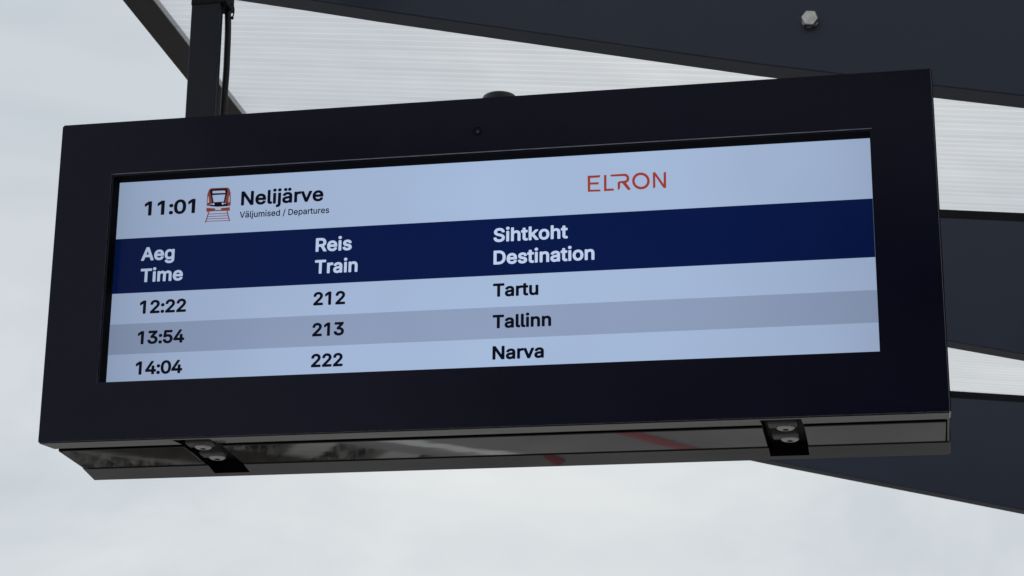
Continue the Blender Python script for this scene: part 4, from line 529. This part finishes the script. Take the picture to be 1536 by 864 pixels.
# train pictogram, drawn in units of a 10x enlargement
def ic(*c): return [(.2295 + .0001095 * (c[i] - 300) + 5.9e-6 * (c[i + 1] - 240), .3931 - 6.4e-6 * (c[i] - 300) - .00011163 * (c[i + 1] - 240)) for i in range(0, len(c), 2)]
def ics(x0, y0, x1, y1, w_):
    dx, dy = x1 - x0, y1 - y0; l = math.hypot(dx, dy); a, b = -dy / l * w_ / 2, dx / l * w_ / 2
    return ic(x0 + a, y0 + b, x1 + a, y1 + b, x1 - a, y1 - b, x0 - a, y0 - b)
flat('train_pictogram', [
    ic(290, 470, 292, 400, 300, 300, 322, 240, 350, 217, 590, 206, 615, 222, 634, 280, 636, 440, 628, 472, 450, 486),
    ic(286, 500, 412, 508, 412, 545, 286, 558), ic(495, 504, 622, 490, 622, 540, 495, 545),
    ic(412, 532, 495, 530, 495, 545, 412, 547),
    ics(322, 556, 272, 712, 15), ics(582, 545, 618, 690, 15), ics(318, 590, 592, 578, 9), ics(305, 625, 600, 612, 9), ics(292, 660, 608, 646, 9), ics(278, 695, 616, 680, 9)],
    M['scr_rust'], .0006, 'rust red train front on rails')
flat('train_window', [ic(352, 232, 575, 222, 590, 250, 575, 330, 548, 415, 590, 430, 592, 470, 450, 480, 345, 478, 340, 440, 372, 420, 352, 330, 336, 260)], M['scr_black'], .0008)
flat('train_highlight', [ic(375, 258, 555, 250, 560, 286, 374, 292), ic(372, 318, 558, 308, 535, 412, 392, 420),
    ic(302, 430, 308, 360, 318, 330, 326, 425), ic(604, 420, 612, 320, 622, 350, 622, 415)], M['scr_white'], .0010)
flat('train_lamp', [ic(*[v for k in range(12) for v in (cx + r * math.cos(k * .5236), cy + r * math.sin(k * .5236))]) for cx, cy, r in ((388, 447, 14), (357, 450, 9), (522, 440, 14), (557, 438, 9))], M['scr_pale'], .0012)

# operator's wordmark, drawn as strokes
def lc(*c): return [(.8066 + .000126 * (c[i] - 165), .3557 - 7.8e-6 * (c[i] - 165) - .0001346 * (c[i + 1] - 367)) for i in range(0, len(c), 2)]
def ls(x0, y0, x1, y1, w_=29):
    dx, dy = x1 - x0, y1 - y0; l = math.hypot(dx, dy); a, b = -dy / l * w_ / 2, dx / l * w_ / 2
    return lc(x0 + a, y0 + b, x1 + a, y1 + b, x1 - a, y1 - b, x0 - a, y0 - b)
def arc(cx, cy, rx, ry, a0, a1, n, w_=30):
    r = []
    for k in range(n):
        t0, t1 = [math.radians(a0 + (a1 - a0) * q / n) for q in (k, k + 1)]
        o, i_ = w_ / 2, -w_ / 2
        r.append(lc(cx + (rx + o) * math.cos(t0), cy + (ry + o) * math.sin(t0), cx + (rx + o) * math.cos(t1), cy + (ry + o) * math.sin(t1),
                    cx + (rx + i_) * math.cos(t1), cy + (ry + i_) * math.sin(t1), cx + (rx + i_) * math.cos(t0), cy + (ry + i_) * math.sin(t0)))
    return r
flat('operator_wordmark', [
    lc(166, 184, 196, 182, 196, 368, 168, 370), lc(196, 183, 314, 176, 306, 203, 196, 210), lc(196, 262, 297, 258, 290, 284, 196, 286), lc(196, 345, 312, 342, 316, 364, 196, 368),
    lc(355, 176, 384, 174, 384, 360, 355, 361), lc(384, 334, 462, 330, 474, 354, 384, 359),
    lc(422, 172, 592, 160, 592, 187, 440, 193), *arc(592, 214, 40, 40, -90, 80, 10), lc(512, 262, 528, 248, 600, 240, 600, 266, 541, 270, 541, 325, 514, 354), lc(560, 262, 600, 252, 660, 332, 650, 348, 628, 346),
    *arc(780, 243, 86, 82, 0, 360, 40),
    lc(917, 150, 933, 138, 945, 146, 944, 318, 918, 328), lc(933, 138, 950, 150, 1068, 318, 1050, 326, 1035, 320, 933, 170), lc(1040, 150, 1068, 134, 1068, 322, 1040, 305)],
    M['scr_red'], .0008, 'red wordmark reading ELRON')

# ------------------------------------------------------------------ hanger above the left end
post = empty('hanging_bracket', (.181, .12, ZB + H - .0005))
tag(post, 'dark flat steel bar rising from the left end of the board up to the canopy', 'hanger')
box('bar', (-.0240, .0245, -.006, .010, .006, .78), M['post'], post, bevel=.0015)
box('collar', (-.0252, .0345, -.0075, .036, .2425, .33), M['black'], post, bevel=.003)
box('arm', (-.03, .03, .0105, .787, .70, .745), M['post'], post, bevel=.002)
box('foot_plate', (-.05, .05, -.03, .05, .0008, .0065), M['post'], post, bevel=.001)
cb = empty('power_cable', (.21, .145, ZB + H))
tag(cb, 'black cable running down beside the hanger bar into the top of the board', 'cable')
pts = [(-.0010, .01, -.003), (-.0007, 0, .03), (-.0003, 0, .088), (.0012, 0, .134), (.0008, 0, .163), (.0004, 0, .204), (-.0014, 0, .239), (-.0037, 0, .262), (-.004, 0, .33), (-.004, .03, .6), (-.004, .2, .68)]
tube('sheath', pts, .0054, M['cable'], cb)
loop = [(.0030, -.003, .254), (.0062, -.004, .2535), (.0092, -.003, .2465), (.0092, -.002, .2365), (.0068, -.001, .2300), (.0035, 0, .2300)]
tube('cable_tie', loop, .0011, M['gasket'], cb)
from_bm('tie_head', box_bm(.0045, .0082, -.003, .002, .2278, .2318, bevel=.0006), M['gasket'], cb)

# round antenna cap standing on the board, its dark underside just showing
an = empty('antenna_cap', (.6565, .13, ZB + H))
tag(an, 'small round black cap showing over the middle of the top edge of the board', 'antenna')
from_bm('stem', lathe([(.009, -.0005), (.009, .038), (.009, .041)], 24), M['black'], an, True)
from_bm('cap', lathe([(.009, .0400), (.0245, .0400), (.0258, .0410), (.0262, .0425), (.0262, .052), (.0250, .0545), (.022, .056), (0, .056)], 48), M['trim'], an, True)
